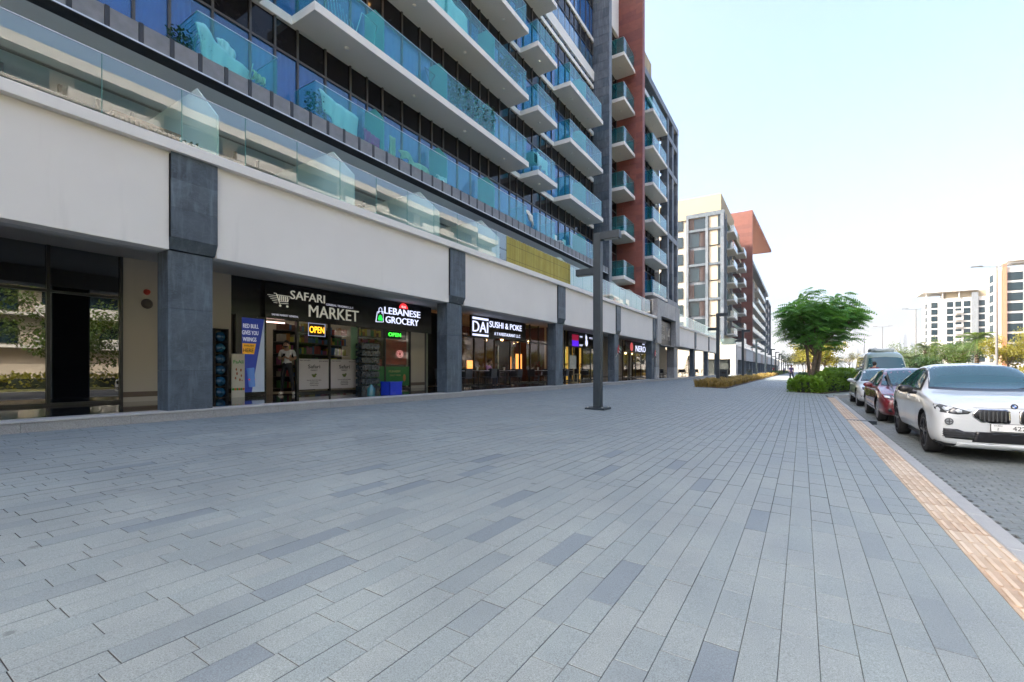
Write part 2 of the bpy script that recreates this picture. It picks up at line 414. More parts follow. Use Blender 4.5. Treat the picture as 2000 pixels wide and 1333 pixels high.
# raised kerb that closes the bay and runs on round the planting
bayk = struct('raised_kerb', MB().box(1.3, 1.31, 28.9, 29, -.2, -.1), M['kerb'])
pts = [(1.38,27.9),(1.9,28.3),(2.8,29.6),(3.4,31.2),(3.75,33),(3.8,36),(3.8,40),(3.8,46),(3.8,54),(3.8,64),(3.8,80),(3.8,110),(3.8,160),(3.8,260)]
for (ax, ay), (bx, by) in zip(pts, pts[1:]):
    dx, dy = bx-ax, by-ay; l = math.hypot(dx, dy); nx, ny = dy/l*.15, -dx/l*.15
    k = MB(); e = .004/l
    a = (ax+dx*e, ay+dy*e); c = (bx-dx*e, by-dy*e)
    k.prism([a, c, (c[0]-nx, c[1]-ny), (a[0]-nx, a[1]-ny)], 'z', -.3, .03); put('kerb_stone', k, M['kerb'], bayk)
# road: paved parking bay, then asphalt carriageway
g = MB(); g.add([(1.444,-14,RZ-.012),(4.3,-14,RZ-.012),(4.3,34,RZ-.012),(1.444,34,RZ-.012)], [(0,1,2,3)])
bay = struct('parking_bay', g, M['joint'])
g = MB(); g.add([(4.3,-14,RZ),(13.5,-14,RZ),(13.5,700,RZ),(3.7,700,RZ),(3.7,34,RZ),(4.3,34,RZ)], [(0,1,2,3,4,5)])
g.add([(21.5,-14,RZ),(30,-14,RZ),(30,700,RZ),(21.5,700,RZ)], [(0,1,2,3)])
struct('road', g, M['asphalt'])
g = MB()
for k in range(60):
    g.add([(8.6,-10+k*9,RZ+.004),(8.72,-10+k*9,RZ+.004),(8.72,-7+k*9,RZ+.004),(8.6,-7+k*9,RZ+.004)], [(0,1,2,3)])
g.add([(13.1,-10,RZ+.004),(13.22,-10,RZ+.004),(13.22,600,RZ+.004),(13.1,600,RZ+.004)], [(0,1,2,3)])
struct('lane_marking', g, M['paint'])
g = MB(); g.box(13.5, 21.5, -14, 700, -.5, 0); g.box(30, 34, -14, 700, -.5, .02)
struct('central_reservation', g, plain('dry_grass_bed', (.16, .155, .06), .95, var=.35, scale=2, bscale=30, bstr=.5))
# bay blocks, 10 x 20 cm in running bond across the bay
blocks = []
for r in range(0, 330):
    yy = -1+r*.104; 
    for q in range(-1, 15):
        xx = 1.447+(q+(r % 2)*.5)*.206
        if xx+.103 < 1.45 or xx > 4.3: continue
        if vis(xx+.1, yy+.05, RZ, 1.2): blocks.append((xx, yy))
blocks.sort(key=lambda p: p[0]**2+p[1]**2)
bm2 = []
for mt in ('block', 'block2'):
    b = MB(); b.cbox(-.1005, .1005, -.0497, .0497, -.03, 0, .004); bm2.append(b.mesh('road_block', M[mt]))
for (xx, yy) in blocks[:300]:
    put('road_block', random.choice(bm2), None, bay, (xx+.103, yy+.05, RZ+random.uniform(-.0015,.0015)), (random.uniform(-.01,.01), random.uniform(-.006,.006), 0))
b = MB()
for (xx, yy) in blocks[300:]:
    z = RZ+random.uniform(-.002,.002); i = len(b.v); x0, x1, y0, y1 = xx+.0025, xx+.2035, yy+.0003, yy+.0997; c = .004
    b.v += [(x0,y0,RZ-.012),(x1,y0,RZ-.012),(x1,y1,RZ-.012),(x0,y1,RZ-.012),(x0+c,y0+c,z),(x1-c,y0+c,z),(x1-c,y1-c,z),(x0+c,y1-c,z)]
    mi = random.randint(0, 1)
    for f in ((0,1,5,4),(1,2,6,5),(2,3,7,6),(3,0,4,7),(4,5,6,7)): b.f.append(tuple(i+k for k in f)); b.m.append(mi); b.sm.append(False)
put('road_block_field', b, [M['block'], M['block2']], bay, kind='stuff')

# ================================================================== TOWER WITH SHOPPING PODIUM
FZ = .49                                # colonnade floor
tower = thing('apartment_building', 'long apartment block with shops under a white colonnade, balconies above and a red stone fin', 'building', (-12, 26, .49))
XS = -14.2                              # shop front plane
fl = put('colonnade_floor', MB().box(-14.6, -10.41, -14, 73.5, .2, FZ), M['floorg'], tower)
# plinth stones
for k in range(58):
    y0 = -12+k*1.4
    put('plinth_stone', MB().cbox(-10.44, -10.35, y0+.003, y0+1.397, .25, FZ-.032, .003), M['plinth'], tower)
    put('plinth_cap', MB().cbox(-10.8, -10.335, y0+.0015, y0+1.3985, FZ-.03, FZ+.003, .004), M['capst'], tower)
# columns
colY = [-12.9, -4.4, 4.0, 12.3, 20.6, 29.1, 37.9, 55.1, 64.0, 72.6]
st = [M['slate'], M['slate2'], M['slated']]
for ci, y0 in enumerate(colY):
    y1 = y0+.8
    col = put('column', MB().box(-10.86, -10.43, y0+.03, y1-.03, FZ, 3.60), M['blackm'], tower)
    zs = [FZ+.003, 1.28, 2.5, 3.62]
    for a, b_ in zip(zs, zs[1:]):
        m = random.choice(st)
        put('stone_panel', MB().box(-10.43, -10.40, y0, y1, a+.002, b_-.002), m, col)
        put('stone_panel', MB().box(-10.86, -10.432, y0, y0+.028, a+.002, b_-.002), random.choice(st), col)
        put('stone_panel', MB().box(-10.86, -10.432, y1-.028, y1, a+.002, b_-.002), random.choice(st), col)
    # upper, prouder half with its chamfered foot
    up = put('column_head', MB().box(-10.60, -10.28, y0+.02, y1+.02, 3.86, 5.49), M['blackm'], tower)
    for a, b_ in ((3.862, 4.44), (4.444, 4.99), (4.994, 5.495)):
        put('stone_panel', MB().box(-10.278, -10.25, y0, y1+.03, a, b_), random.choice(st), up)
    put('stone_panel', MB().prism([(-10.60,3.858),(-10.25,3.858),(-10.37,3.64),(-10.60,3.64)], 'y', y0, y1+.03), M['slated'], up)
# white fascia between columns, coping, ceiling
segs = [(-12.1,-4.4),(-3.6,4.0),(4.83,12.3),(13.13,20.6),(21.43,29.1),(29.93,37.9)]
for a, b_ in segs: put('fascia_panel', MB().box(-10.62, -10.315, a+.012, b_-.012, 3.61, 5.495), M['white'], tower, bevel=.008)
for a, b_ in ((46.83,55.1),(55.93,64.0),(64.83,72.6)): put('fascia_panel', MB().box(-10.62, -10.315, a+.012, b_-.012, 3.61, 5.495), M['white'], tower)
put('coping', MB().box(-10.75, -10.17, -12, 38.7, 5.497, 5.70), M['whitecl'], tower, bevel=.01)
put('coping', MB().box(-10.75, -10.17, 46.83, 73.5, 5.497, 5.70), M['whitecl'], tower, bevel=.01)
put('fascia_back', MB().box(-10.9, -10.63, -12, 73.5, 3.62, 5.3), M['soffit'], tower)
put('ceiling', MB().box(-14.6, -10.9, -12, 73.5, 4.08, 4.3), M['soffit'], tower)
put('terrace_slab', MB().box(-15.9, -10.63, -12, 73.5, 4.9, 5.15), M['soffitw'], tower)
put('podium_back', MB().box(-34, -18.6, -12, 56, .2, 5.15), M['roomw'], tower)
put('podium_roof', MB().box(-34, -15.95, -12, 73.5, 4.9, 5.14), M['soffitw'], tower)
for k, yy in enumerate([6.2,7.6,9.0,10.4,11.6,14.4,16.4,18.4,23,26]):
    put('downlight', MB().cyl((-12.6, yy, 4.065), .06, .02, 'z', 12), M['metal'], tower)
# terrace balustrade, one pane at a time, with its top rail
pane = MB().box(-.006, .006, -.608, .608, 0, 1.15).mesh('terrace_pane', M['glass'])
edgem = MB().box(-.007, .007, -.004, .004, 0, 1.15).mesh('pane_edge', M['edge'])
y = 6.71-1.233*15
terr_p = [y+1.233*k for k in range(43)]
for yy in terr_p:
    if yy+1.2 > 38.6: break
    p = put('terrace_pane', pane, None, tower, (-10.42, yy+.6165, 5.702), (0, random.uniform(-.004,.004), random.uniform(-.006,.006)))
    put('pane_edge', edgem, None, p, (-10.42, yy, 5.702))
put('handrail', MB().box(-10.435, -10.405, -12, 38.6, 6.852, 6.866), M['steel'], tower)
for k in range(21):
    yy = 47.0+1.233*k; p = put('terrace_pane', pane, None, tower, (-10.42, yy+.6165, 5.702)); put('pane_edge', edgem, None, p, (-10.42, yy, 5.702))
put('handrail', MB().box(-10.435, -10.405, 46.9, 72.9, 6.852, 6.866), M['steel'], tower)
# terrace dividers (frosted, cut back towards the street)
def divider(mb, y, x0, x1, z0, ht, hl, cut):
    mb.prism([(x0,z0),(x1,z0),(x1,z0+hl),(x1-cut,z0+ht),(x0,z0+ht)], 'y', y-.02, y+.02); return mb
for yy in (4.95-3.52, 4.95, 8.47, 12.0, 15.68, 23.1, 27.3, 31.5, 35.3):
    put('terrace_divider', divider(MB(), yy, -14.9, -10.5, 5.15, 2.4, 1.53, .9), M['divider'], tower)
# level 1 glazing behind the terrace
X1 = -14.95
mull = {}
def facade_bay_positions(y0, y1):
    r = []; k = math.floor((y0-8.24)/3.3)-1
    while True:
        for o in (0, .95, 1.9, 2.6):
            v = 8.24+3.3*k+o
            if v > y1-.2: return r
            if v > y0+.2: r.append(v)
        k += 1
ys = [-8]+facade_bay_positions(-8, 31.2)+[31.2]
pm_cache = {}
def pane_inst(name, w, h, mat, loc, parent, t=.012):
    key = (name, round(w,3), round(h,3), mat.name)
    if key not in pm_cache: pm_cache[key] = MB().box(-t/2, t/2, -w/2, w/2, 0, h).mesh(name, mat)
    return put(name, pm_cache[key], None, parent, loc)
LV = [8.08, 11.43, 14.78, 18.13, 21.48, 24.83, 28.18]        # undersides of the slabs of levels 2..8
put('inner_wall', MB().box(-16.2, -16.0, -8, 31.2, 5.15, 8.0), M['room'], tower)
for a, b_ in zip(ys, ys[1:]):
    pane_inst('window_pane', b_-a-.06, 2.55, M['winglass'], (X1, (a+b_)/2, 5.2), tower)
mm = MB()
for v in ys: mm.box(X1-.04, X1+.06, v-.03, v+.03, 5.15, 8.06)
mm.box(X1-.04, X1+.06, -8, 31.2, 7.75, 7.83)
put('mullion', mm, M['metalb'], tower)
# white soffit and dark drip grille under level 2
put('soffit', MB().box(-16.2, -11.95, -12, 31.2, 8.10, 8.16), M['soffitw'], tower)
y = 2.88-.557*24
gm = MB().box(-.16, .16, -.235, .235, 0, .04).mesh('drip_grille', M['ledged'])
lm = MB().cbox(-.02, .02, -.232, .232, 0, .40, .003).mesh('ledge_panel', M['ledge'])
pp = MB().box(-.02, .028, -.04, .04, 0, .44).mesh('ledge_post', M['metal'])
while y < 31.1:
    if y > -2:
        put('ledge_panel', lm, None, tower, (-11.64, y+.2785, 8.085))
        put('ledge_post', pp, None, tower, (-11.64, y, 8.06))
        put('drip_grille', gm, None, tower, (-11.79, y+.2785, 8.045))
    y += .557
put('ledge_frame', MB().box(-11.97, -11.60, -12, 31.2, 8.028, 8.044).box(-11.96, -11.66, -12, 31.2, 8.086, 8.30), M['ledged'], tower)
put('ledge_rim', MB().box(-11.615, -11.595, -12, 31.2, 8.045, 8.075), M['steel'], tower)
# storeys 2..6
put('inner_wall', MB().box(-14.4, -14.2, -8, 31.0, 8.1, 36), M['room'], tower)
XF = -12.80
boxes = [(-9.0,2.9),(3.0+2.0,7.05),(8.01,20.0),(20.96,23.17),(24.9,30.2)]
def rail(mb, x0, x1, y0, y1, z, parent, first=True):
    """three-sided glass balustrade of separate panes"""
    h = 1.16; n = max(1, round((y1-y0)/1.5)); w = (y1-y0)/n
    for k in range(n):
        p = pane_inst('balcony_pane', w-.012, h, M['glasst'], (x1, y0+w*(k+.5), z), parent)
    for yy in (y0, y1):
        put('balcony_pane', MB().box(x0, x1-.012, yy-.006, yy+.006, z, z+h), M['glasst'], parent)
    put('rail_cap', MB().box(x1-.012, x1+.012, y0, y1, z+h, z+h+.012).box(x0, x1, y0-.01, y0+.01, z+h, z+h+.012).box(x0, x1, y1-.01, y1+.01, z+h, z+h+.012), M['steel'], parent)
lampd = MB().cyl((0,0,0), .07, -.045, 'z', 12).cyl((0,0,-.045), .05, -.02, 'z', 12).mesh('ceiling_light', flat('lamp_cover', (.75,.75,.73)))
for li, z in enumerate(LV[:6]):
    top = z+.26
    nz = LV[li+1]
    # window band
    zt = z+.26
    trz = nz-.90
    for i, (a, b_) in enumerate(zip(ys, ys[1:])):
        if not vis(XF, (a+b_)/2, zt, 1.3, .85) and not vis(XF, (a+b_)/2, nz, 1.3, .85): continue
        w = b_-a-.06; ym = (a+b_)/2
        pane_inst('window_pane', w, trz-zt-.04, M['winglass'], (XF, ym, zt+.02), tower)
        pane_inst('spandrel_panel', w, nz-trz-.05, M['spandrel'], (XF, ym, trz+.03), tower)
    # curtains: folded sheets behind most panes
    for i, (a, b_) in enumerate(zip(ys, ys[1:])):
        if random.random() < .22: continue
        if not vis(XF, (a+b_)/2, zt+1, 1.2, .9): continue
        w = b_-a; c = MB(); nn = 14; vs_ = []
        part_ = random.random() < .25
        w2 = w*(.55 if part_ else 1)
        for q in range(nn+1):
            yy = a+w2*q/nn; xx = XF-.10+.02*math.sin(q*1.9+i)
            vs_ += [(xx, yy, zt), (xx, yy, trz)]
        c.add(vs_, [(2*q, 2*q+2, 2*q+3, 2*q+1) for q in range(nn)], 0, True)
        put('curtain', c, M['curtainw'] if random.random() < .06 else M['curtain'], tower)
    mm = MB()
    for v in ys: mm.box(XF-.03, XF+.055, v-.03, v+.03, zt, nz)
    mm.box(XF-.03, XF+.05, -8, 31.2, trz-.04, trz+.03)
    put('mullion', mm, M['metalb'], tower)
    if li == 0: 
        slab = put('floor_slab', MB().box(-14, -12.3, -9, 31.2, 8.17, 8.34).box(-12.3,-11.66,-9,31.2,8.31,8.34), M['soffit'], tower)
    else: slab = put('floor_slab', MB().box(-14.2, -12.70, -9, 31.2, z, top), M['whitecl'], tower, bevel=.006)
    if li >= 5: continue
    for bi, (a, b_) in enumerate(boxes):
        if li == 4 and bi == 4: continue
        if not (vis(-11.6, a, z, 1.35, 1.0) or vis(-11.6, b_, z, 1.35, 1.0)): continue
        if li > 0:
            bal = put('balcony', MB().box(-12.698, -11.60, a, b_, z, top), M['whitecl'], tower, bevel=.008)
            n = max(1, round((b_-a)/3.1))
            for k in range(n): put('ceiling_light', lampd, None, bal, (-12.15, a+(b_-a)*(k+.5)/n, z))
        else: bal = put('balcony', MB().box(-12.69, -11.70, a, b_, 8.342, 8.36), M['soffit'], tower)
        rail(None, -12.68, -11.70, a+.08, b_-.08, top, bal)
        ds = {2: (10.7, 13.92, 17.2), 0: (-6, -2), 4: (27.6,)}.get(bi, ())
        for yy in ds: put('balcony_divider', divider(MB(), yy, -12.7, -11.78, top, 1.75, 1.28, .42), M['dividert'], bal)
# level 6 step-back: thick white band, glass rail and set-back wall
put('parapet_band', MB().box(-14, -12.66, 23.6, 31.2, 22.0, 22.7), M['whitecl'], tower, bevel=.01)
for k in range(7): pane_inst('terrace_pane', 1.06, .95, M['glass'], (-12.75, 24.2+k*1.07, 22.71), tower)
put('setback_wall', MB().box(-20, -14.3, 22.5, 31.22, 21.8, 40), M['cream'], tower)
put('setback_pier', MB().box(-14.28, -12.85, 29.3, 31.2, 22.7, 40), M['white'], tower)
# masonry tower of coursed dark stones
core = put('stair_tower', MB().box(-13.2, -11.57, 31.27, 31.72, 5.2, 40), M['blackm'], tower)
zz = 5.3; r = 0
while zz < 31:
    h = .62
    cuts = [-13.2, -12.45, -11.55] if r % 2 else [-13.2, -12.8, -12.05, -11.55]
    for a, b_ in zip(cuts, cuts[1:]):
        put('stone_block', MB().box(a+.006, b_-.006, 31.24-random.uniform(0,.008), 31.27, zz+.012, zz+h-.012), random.choice([M['tower_st'], M['tower_st'], M['slated']]), core)
    put('stone_block', MB().box(-11.57, -11.545, 31.25, 31.74, zz+.006, zz+h-.006), M['tower_st2'], core)
    zz += h; r += 1
# bay between the tower and the red fin
put('inner_wall', MB().box(-13.6, -13.45, 31.8, 36.2, 5.15, 34), M['black'], tower)
for li, z in enumerate(LV):
    nz = z+3.35
    for k in range(4):
        pane_inst('window_pane', 1.05, 2.2, M['shopdark'], (XF, 32.3+k*1.1, z+.28), tower)
    mm = MB()
    for k in range(5): mm.box(XF-.03, XF+.05, 31.75+k*1.1-.025, 31.75+k*1.1+.025, z+.26, nz)
    mm.box(XF-.03, XF+.05, 31.75, 36.2, z+2.5, z+2.56); put('mullion', mm, M['metalb'], tower)
    pane_inst('spandrel_panel', 4.4, .75, M['spandrel'], (XF-.01, 33.95, z+2.57), tower)
    if li < 6:
        bal = put('balcony', MB().box(-13.3, -11.25, 33.6, 36.24, z, z+.26), M['whitecl'], tower, bevel=.008)
        rail(None, -12.78, -11.33, 33.68, 36.2, z+.26, bal)
        put('ceiling_light', lampd, None, bal, (-12.0, 34.9, z))
        put('floor_slab', MB().box(-13.3, -12.72, 31.76, 33.58, z, z+.26), M['blackm'], tower)
put('parapet_panel', MB().box(-13.4, -12.6, 31.76, 36.24, 28.2, 31.5), M['whitecl'], tower)
# red stone fin
fin = put('red_fin', MB().box(-13.2, -10.70, 36.30, 36.86, 5.3, 36), M['red2'], tower)
zz = 5.35; r = 0
while zz < 33:
    h = .41
    cuts = [-13.2, -12.3, -11.2, -10.67] if r % 2 else [-13.2, -12.75, -11.7, -10.67]
    for a, b_ in zip(cuts, cuts[1:]):
        put('red_stone', MB().box(a+.004, b_-.004, 36.27-random.uniform(0,.006), 36.30, zz+.005, zz+h-.005), random.choice([M['red'], M['red'], M['red2']]), fin)
    zz += h; r += 1
put('fin_edge', MB().box(-10.70, -10.668, 36.29, 36.88, 5.3, 36), M['red'], fin)
# last part: balconies, dark stone frame with fins, penthouse
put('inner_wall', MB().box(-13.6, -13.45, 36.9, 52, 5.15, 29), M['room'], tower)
for li, z in enumerate(LV[:6]):
    nz = z+3.35
    for k in range(8):
        pane_inst('window_pane', 1.2, 2.3, M['winglass'] if k % 3 else M['shopdark'], (XF, 37.9+k*1.28, z+.28), tower)
    mm = MB()
    for k in range(9): mm.box(XF-.03, XF+.06, 37.26+k*1.28-.03, 37.26+k*1.28+.03, z+.26, nz)
    mm.box(XF-.03, XF+.06, 37.2, 47.6, z+2.6, z+2.68); put('mullion', mm, M['metal'], tower)
    pane_inst('spandrel_panel', 10.4, .7, M['spandrel'], (XF-.01, 42.4, z+2.66), tower)
    bal = put('balcony', MB().box(-12.9, -11.46, 42.3, 47.5, z, z+.26), M['whitecl'], tower, bevel=.008)
    rail(None, -12.78, -11.55, 42.38, 47.42, z+.26, bal)
    put('ceiling_light', lampd, None, bal, (-12.2, 44.9, z))
    put('floor_slab', MB().box(-13.3, -12.72, 36.9, 48.7, z, z+.26), M['whitecl'], tower)
    # fin-screened rooms beside the end pillar
    for k in range(4): put('screen_fin', MB().box(-12.6, -12.2, 48.95+k*.72, 49.03+k*.72, z+.3, nz), plain('brown_fin', (.085,.042,.03), .6), tower)
    if li % 2 == 0 or li == 5:
        fr = put('frame_beam', MB().box(-12.1, -11.5, 47.7, 52.5, z-.1, z+.42), M['tower_st2'], tower)
for y0 in (47.75, 49.8, 51.9):
    for k in range(18):
        put('frame_stone', MB().box(-12.15, -11.52, y0, y0+.6, 6.9+k*1.11+.006, 6.9+(k+1)*1.11-.006), random.choice([M['tower_st'], M['tower_st2'], M['slated']]), tower)
put('frame_beam', MB().box(-12.1, -11.48, 37, 52.5, 26.9, 27.5), M['tower_st2'], tower)
put('frame_beam', MB().box(-13.9, -12.1, 51.9, 52.5, 26.9, 27.5), M['tower_st2'], tower)
scr = plaster_mat('screen_cream', (.34,.28,.18), .08)
put('penthouse_wall', MB().box(-20, -13.0, 37, 47.2, 27.3, 31.2), scr, tower)
for k in range(8): put('screen_panel', MB().box(-12.99, -12.94, 37.5+k*1.2, 38.64+k*1.2, 28.4, 32.2), scr, tower)
put('roof_parapet', MB().box(-13.2, -12.6, 37, 49.2, 27.51, 29.2), M['white'], tower)
# portal with the sign recess
ptl = [M['greyst'], M['greyst2']]
for a, b_ in ((38.72, 39.98), (45.3, 46.82)):
    for k in range(5): put('portal_stone', MB().box(-11.0, -10.14, a, b_, 3.5+k*.74+.003, 3.5+(k+1)*.74-.003), M['greyst'], tower)
    for k in range(3): put('portal_stone', MB().box(-11.0, -10.30, a, b_-.1, FZ+k+.003, FZ+(k+1)-.003), M['greyst2'] if k else M['greyst'], tower)
for k in range(6): put('portal_panel', MB().box(-10.6, -10.16, 39.99+k*.885, 39.985+(k+1)*.885, 5.86, 7.2), M['greyst'], tower)
put('portal_back', MB().box(-10.9, -10.62, 39.98, 45.3, 3.45, 5.86), plain('sign_recess', (.075,.07,.065), .5), tower)
put('portal_soffit', MB().box(-10.9, -10.2, 39.98, 45.3, 3.38, 3.45), M['greyst2'], tower)
put('portal_roof', MB().box(-12.6, -10.62, 38.72, 46.82, 5.2, 7.1), M['greyst2'], tower)
# ================================================================== SHOP FRONTS
random.seed(21)
def E_(name, col, s): return flat(name, col, .4, s)
beige = plaster_mat('beige_wall', (.50, .46, .38), .12)
def wall(y0, y1, z0=FZ, z1=4.08, mat=None, x=XS):
    w = put('wall_pier', MB().box(x-.25, x, y0, y1, z0, z1), mat or beige, tower)
    put('skirting', MB().box(x, x+.015, y0, y1, FZ+.12, FZ+.25), plain('brown_skirting', (.14,.10,.07), .5), w)
    return w
def glazing(yl, z0, z1, mat, transom=None, fr='metal', x=XS):
    for a, b_ in zip(yl, yl[1:]):
        if transom:
            put('shop_pane', MB().box(x-.02, x-.008, a+.03, b_-.03, z0+.05, transom-.03), mat, tower)
            put('shop_pane', MB().box(x-.02, x-.008, a+.03, b_-.03, transom+.03, z1), mat, tower)
        else: put('shop_pane', MB().box(x-.02, x-.008, a+.03, b_-.03, z0+.05, z1), mat, tower)
    m = MB()
    for v in yl: m.box(x-.06, x+.04, v-.03, v+.03, z0, z1)
    m.box(x-.06, x+.045, yl[0], yl[-1], z0, z0+.06)
    if transom: m.box(x-.055, x+.043, yl[0], yl[-1], transom-.03, transom+.03)
    put('shop_frame', m, M[fr], tower)
# bay 0/1: dark unlet unit
glazing([-8, -6, -4, -2, 0, 1.6, 3.17, 4.47], FZ, 4.07, M['shopdark'], 3.05)
put('blind', MB().box(-14.42, -14.40, 3.2, 3.75, 1.1, 3.0), plain('vertical_blind', (.22,.23,.17), .8), tower)
bl = MB()
for k in range(10): bl.box(-14.40, -14.385, 3.2+k*.055, 3.225+k*.055, 1.1, 3.0)
put('blind_slat', bl, plain('blind_slat_dark', (.05,.05,.045), .8), tower)
wall(4.5, 7.06)
# fire bell on the pier
bell = thing('fire_bell', 'small red fire alarm bell on the beige pier left of the first column', 'alarm bell', (-14.15, 5.0, 3.05))
put('bell_dome', MB().cyl((-14.19,5.0,2.98), .13, .07, 'x', 16, 0, .08), plain('alarm_dark', (.06,.045,.04), .4), bell)
put('beacon', MB().cyl((-14.19,5.0,3.28), .08, .08, 'x', 12, 0, .05), plain('alarm_red', (.45,.03,.02), .3), bell)
# convenience store
put('partition', MB().box(-18.5, -14.25, 7.85, 7.98, FZ, 4.07), M['room'], tower)
put('partition', MB().box(-18.5, -14.25, 15.3, 15.42, FZ, 4.07), M['room'], tower)
glazing([9.16, 10.38, 11.62, 12.95, 14.34], FZ, 2.92, M['shopglass'])
put('door_frame', MB().box(-14.26, -14.15, 8.02, 8.08, FZ, 2.95).box(-14.26, -14.15, 9.10, 9.16, FZ, 2.95).box(-14.26,-14.152,8.02,9.16,2.9,2.95), M['metal'], tower)
put('open_door', MB().box(-15.2, -14.3, 8.06, 8.09, FZ+.02, 2.88), M['shopglass'], tower)
wall(14.36, 15.25, FZ, 2.9)
put('wall_head', MB().box(-14.45, -14.2, 7.06, 15.6, 2.93, 4.08), M['black'], tower)
put('recess', MB().box(-15.4, -15.3, 15.26, 17.8, FZ, 4.07), M['black'], tower)
put('recess_post', MB().box(-14.7, -14.6, 15.75, 15.9, FZ, 3.9), plain('pale_post', (.28,.32,.24), .5), tower)
# lit ceiling lamps inside
def striplight(x, y, z, ly, lx=.06, col=(1,.86,.68), s=3):
    put('strip_light', MB().box(x-lx/2, x+lx/2, y-ly/2, y+ly/2, z-.04, z), E_('strip_%d_%d' % (s, int(col[2]*100)), col, s), tower)
for yy in (8.6, 10.2, 12.4, 14.0): striplight(-15.5, yy, 3.6, .9); striplight(-17.2, yy, 3.6, .9)
for yy in (8.55,): striplight(-14.6, yy, 2.86, .8, .03, (1,.62,.55), 1)
# stocked shelves
pcol = [(.5,.05,.04),(.7,.42,.05),(.06,.2,.5),(.65,.6,.5),(.08,.32,.1),(.45,.1,.3),(.75,.7,.1),(.2,.08,.04),(.6,.25,.05)]
pmat = [plain('pack_%d' % i, tuple(k*.42 for k in c), .5, var=.05, bstr=0) for i, c in enumerate(pcol)]
def shelf(y0, y1, x, label, face=1):
    t = thing('shelf_unit', label, 'shelf', (x, (y0+y1)/2, FZ), 0, 'stocked shelves inside the shops')
    put('back_panel', MB().box(x-.22, x-.2, y0, y1, FZ, 2.75), M['blackm'], t)
    for k in range(6):
        z = FZ+.12+k*.42; put('shelf_board', MB().box(x-.2, x+.2, y0, y1, z, z+.02), M['room'], t)
        b = MB(); y = y0+.03
        while y < y1-.12:
            w = random.uniform(.04,.10); h = random.uniform(.14,.31); mi = random.randrange(9)
            for _ in range(random.randint(1,3)):
                if y+w > y1: break
                b.box(x-.05, x+.17, y, y+w-.008, z+.021, z+.021+h, mi); y += w
        put('product_row', b, pmat, t, kind='stuff')
    return t
shelf(8.0, 9.4, -17.6, 'shelves of coloured packets deep inside the market doorway')
shelf(9.5, 11.2, -16.0, 'shelves of packets behind the two white market posters')
shelf(11.4, 12.9, -16.6, 'shelves of packets behind the stacked dark bottle packs')
shelf(13.0, 14.3, -16.0, 'shelves of packets behind the green shop window posters')
# ---- signs
def board(name, label, y0, y1, z0, z1, x0, x1, mat, cat='shop sign'):
    t = thing(name, label, cat, (x0, (y0+y1)/2, z0)); put('sign_board', MB().box(x0, x1, y0, y1, z0, z1), mat, t, bevel=.006); return t
sg = board('shop_sign', 'long black market and grocery sign board above the shop doorway and windows', 7.99, 15.54, 2.90, 4.05, -14.19, -14.06, M['black'])
wl = E_('letter_warm_white', (.95,.93,.80), .05); wc = E_('letter_cool_white', (.70,.75,1.0), .3)
wall_text('lettering', 'SAFARI', 9.45, 3.73, -14.06, .28, wl, sg, 1.27, .015, 0)
wall_text('lettering', 'MARKET', 10.50, 3.28, -14.06, .40, wl, sg, 2.05, .015, 0)
wall_text('lettering', 'GENERAL TRADING L.L.C', 10.72, 3.57, -14.06, .075, E_('letter_dim', (.5,.5,.6), .15), sg, 1.15, .004)
wall_text('lettering', 'SAFARI MARKET GENERAL', 8.65, 3.03, -14.06, .06, E_('letter_dim', (.5,.5,.6), .15), sg, .9, .004)
wall_text('lettering', 'LEBANESE', 13.80, 3.66, -14.06, .27, wc, sg, 2.02, .015, 0)
wall_text('lettering', 'GROCERY', 13.78, 3.30, -14.06, .27, wc, sg, 1.85, .015, 0)
b = MB()
for k in range(5): b.box(-14.058, -14.045, 8.06+.05*k, 8.38, 3.62-.055*k, 3.635-.055*k)            # speed lines
b.tube([(-14.05,8.27,3.70),(-14.05,8.34,3.70),(-14.05,8.45,3.40),(-14.05,8.74,3.42)], .014, 6)
b.tube([(-14.05,8.37,3.66),(-14.05,8.80,3.66),(-14.05,8.73,3.48),(-14.05,8.44,3.46),(-14.05,8.37,3.66)], .013, 6)
for k in range(5): b.box(-14.058, -14.04, 8.44+.065*k, 8.472+.065*k, 3.49, 3.64)
for yy in (8.47, 8.71): b.cyl((-14.058,yy,3.33), .038, .016, 'x', 12)
put('cart_logo', b, wl, sg)
b = MB(); b.tube([(-14.05,12.36,3.16),(-14.05,12.43,3.55),(-14.05,12.72,3.60),(-14.05,12.74,3.18),(-14.05,12.36,3.16)], .014, 6)
b.tube([(-14.05,12.50,3.5),(-14.05,12.52,3.70),(-14.05,12.60,3.74),(-14.05,12.66,3.70),(-14.05,12.67,3.5)], .012, 6); put('bag_logo', b, wc, sg)
b = MB()
for yy, zz, r in ((12.58,3.36,.09),(12.53,3.28,.07),(12.64,3.28,.07)): b.cyl((-14.055,yy,zz), r, .012, 'x', 12)
put('leaf_logo', b, E_('logo_green', (.02,.62,.08), .25), sg)
n = 12; put('red_badge', MB().prism([(13.83+.24*math.cos(math.pi*k/n), 3.83+.22*math.sin(math.pi*k/n)) for k in range(n+1)], 'x', -14.058, -14.04), E_('badge_red', (.8,.03,.04), .3), sg)
wall_text('lettering', 'SLG', 13.83, 3.90, -14.04, .085, E_('letter_pink', (1,.75,.75), .3), sg, .24, .004)
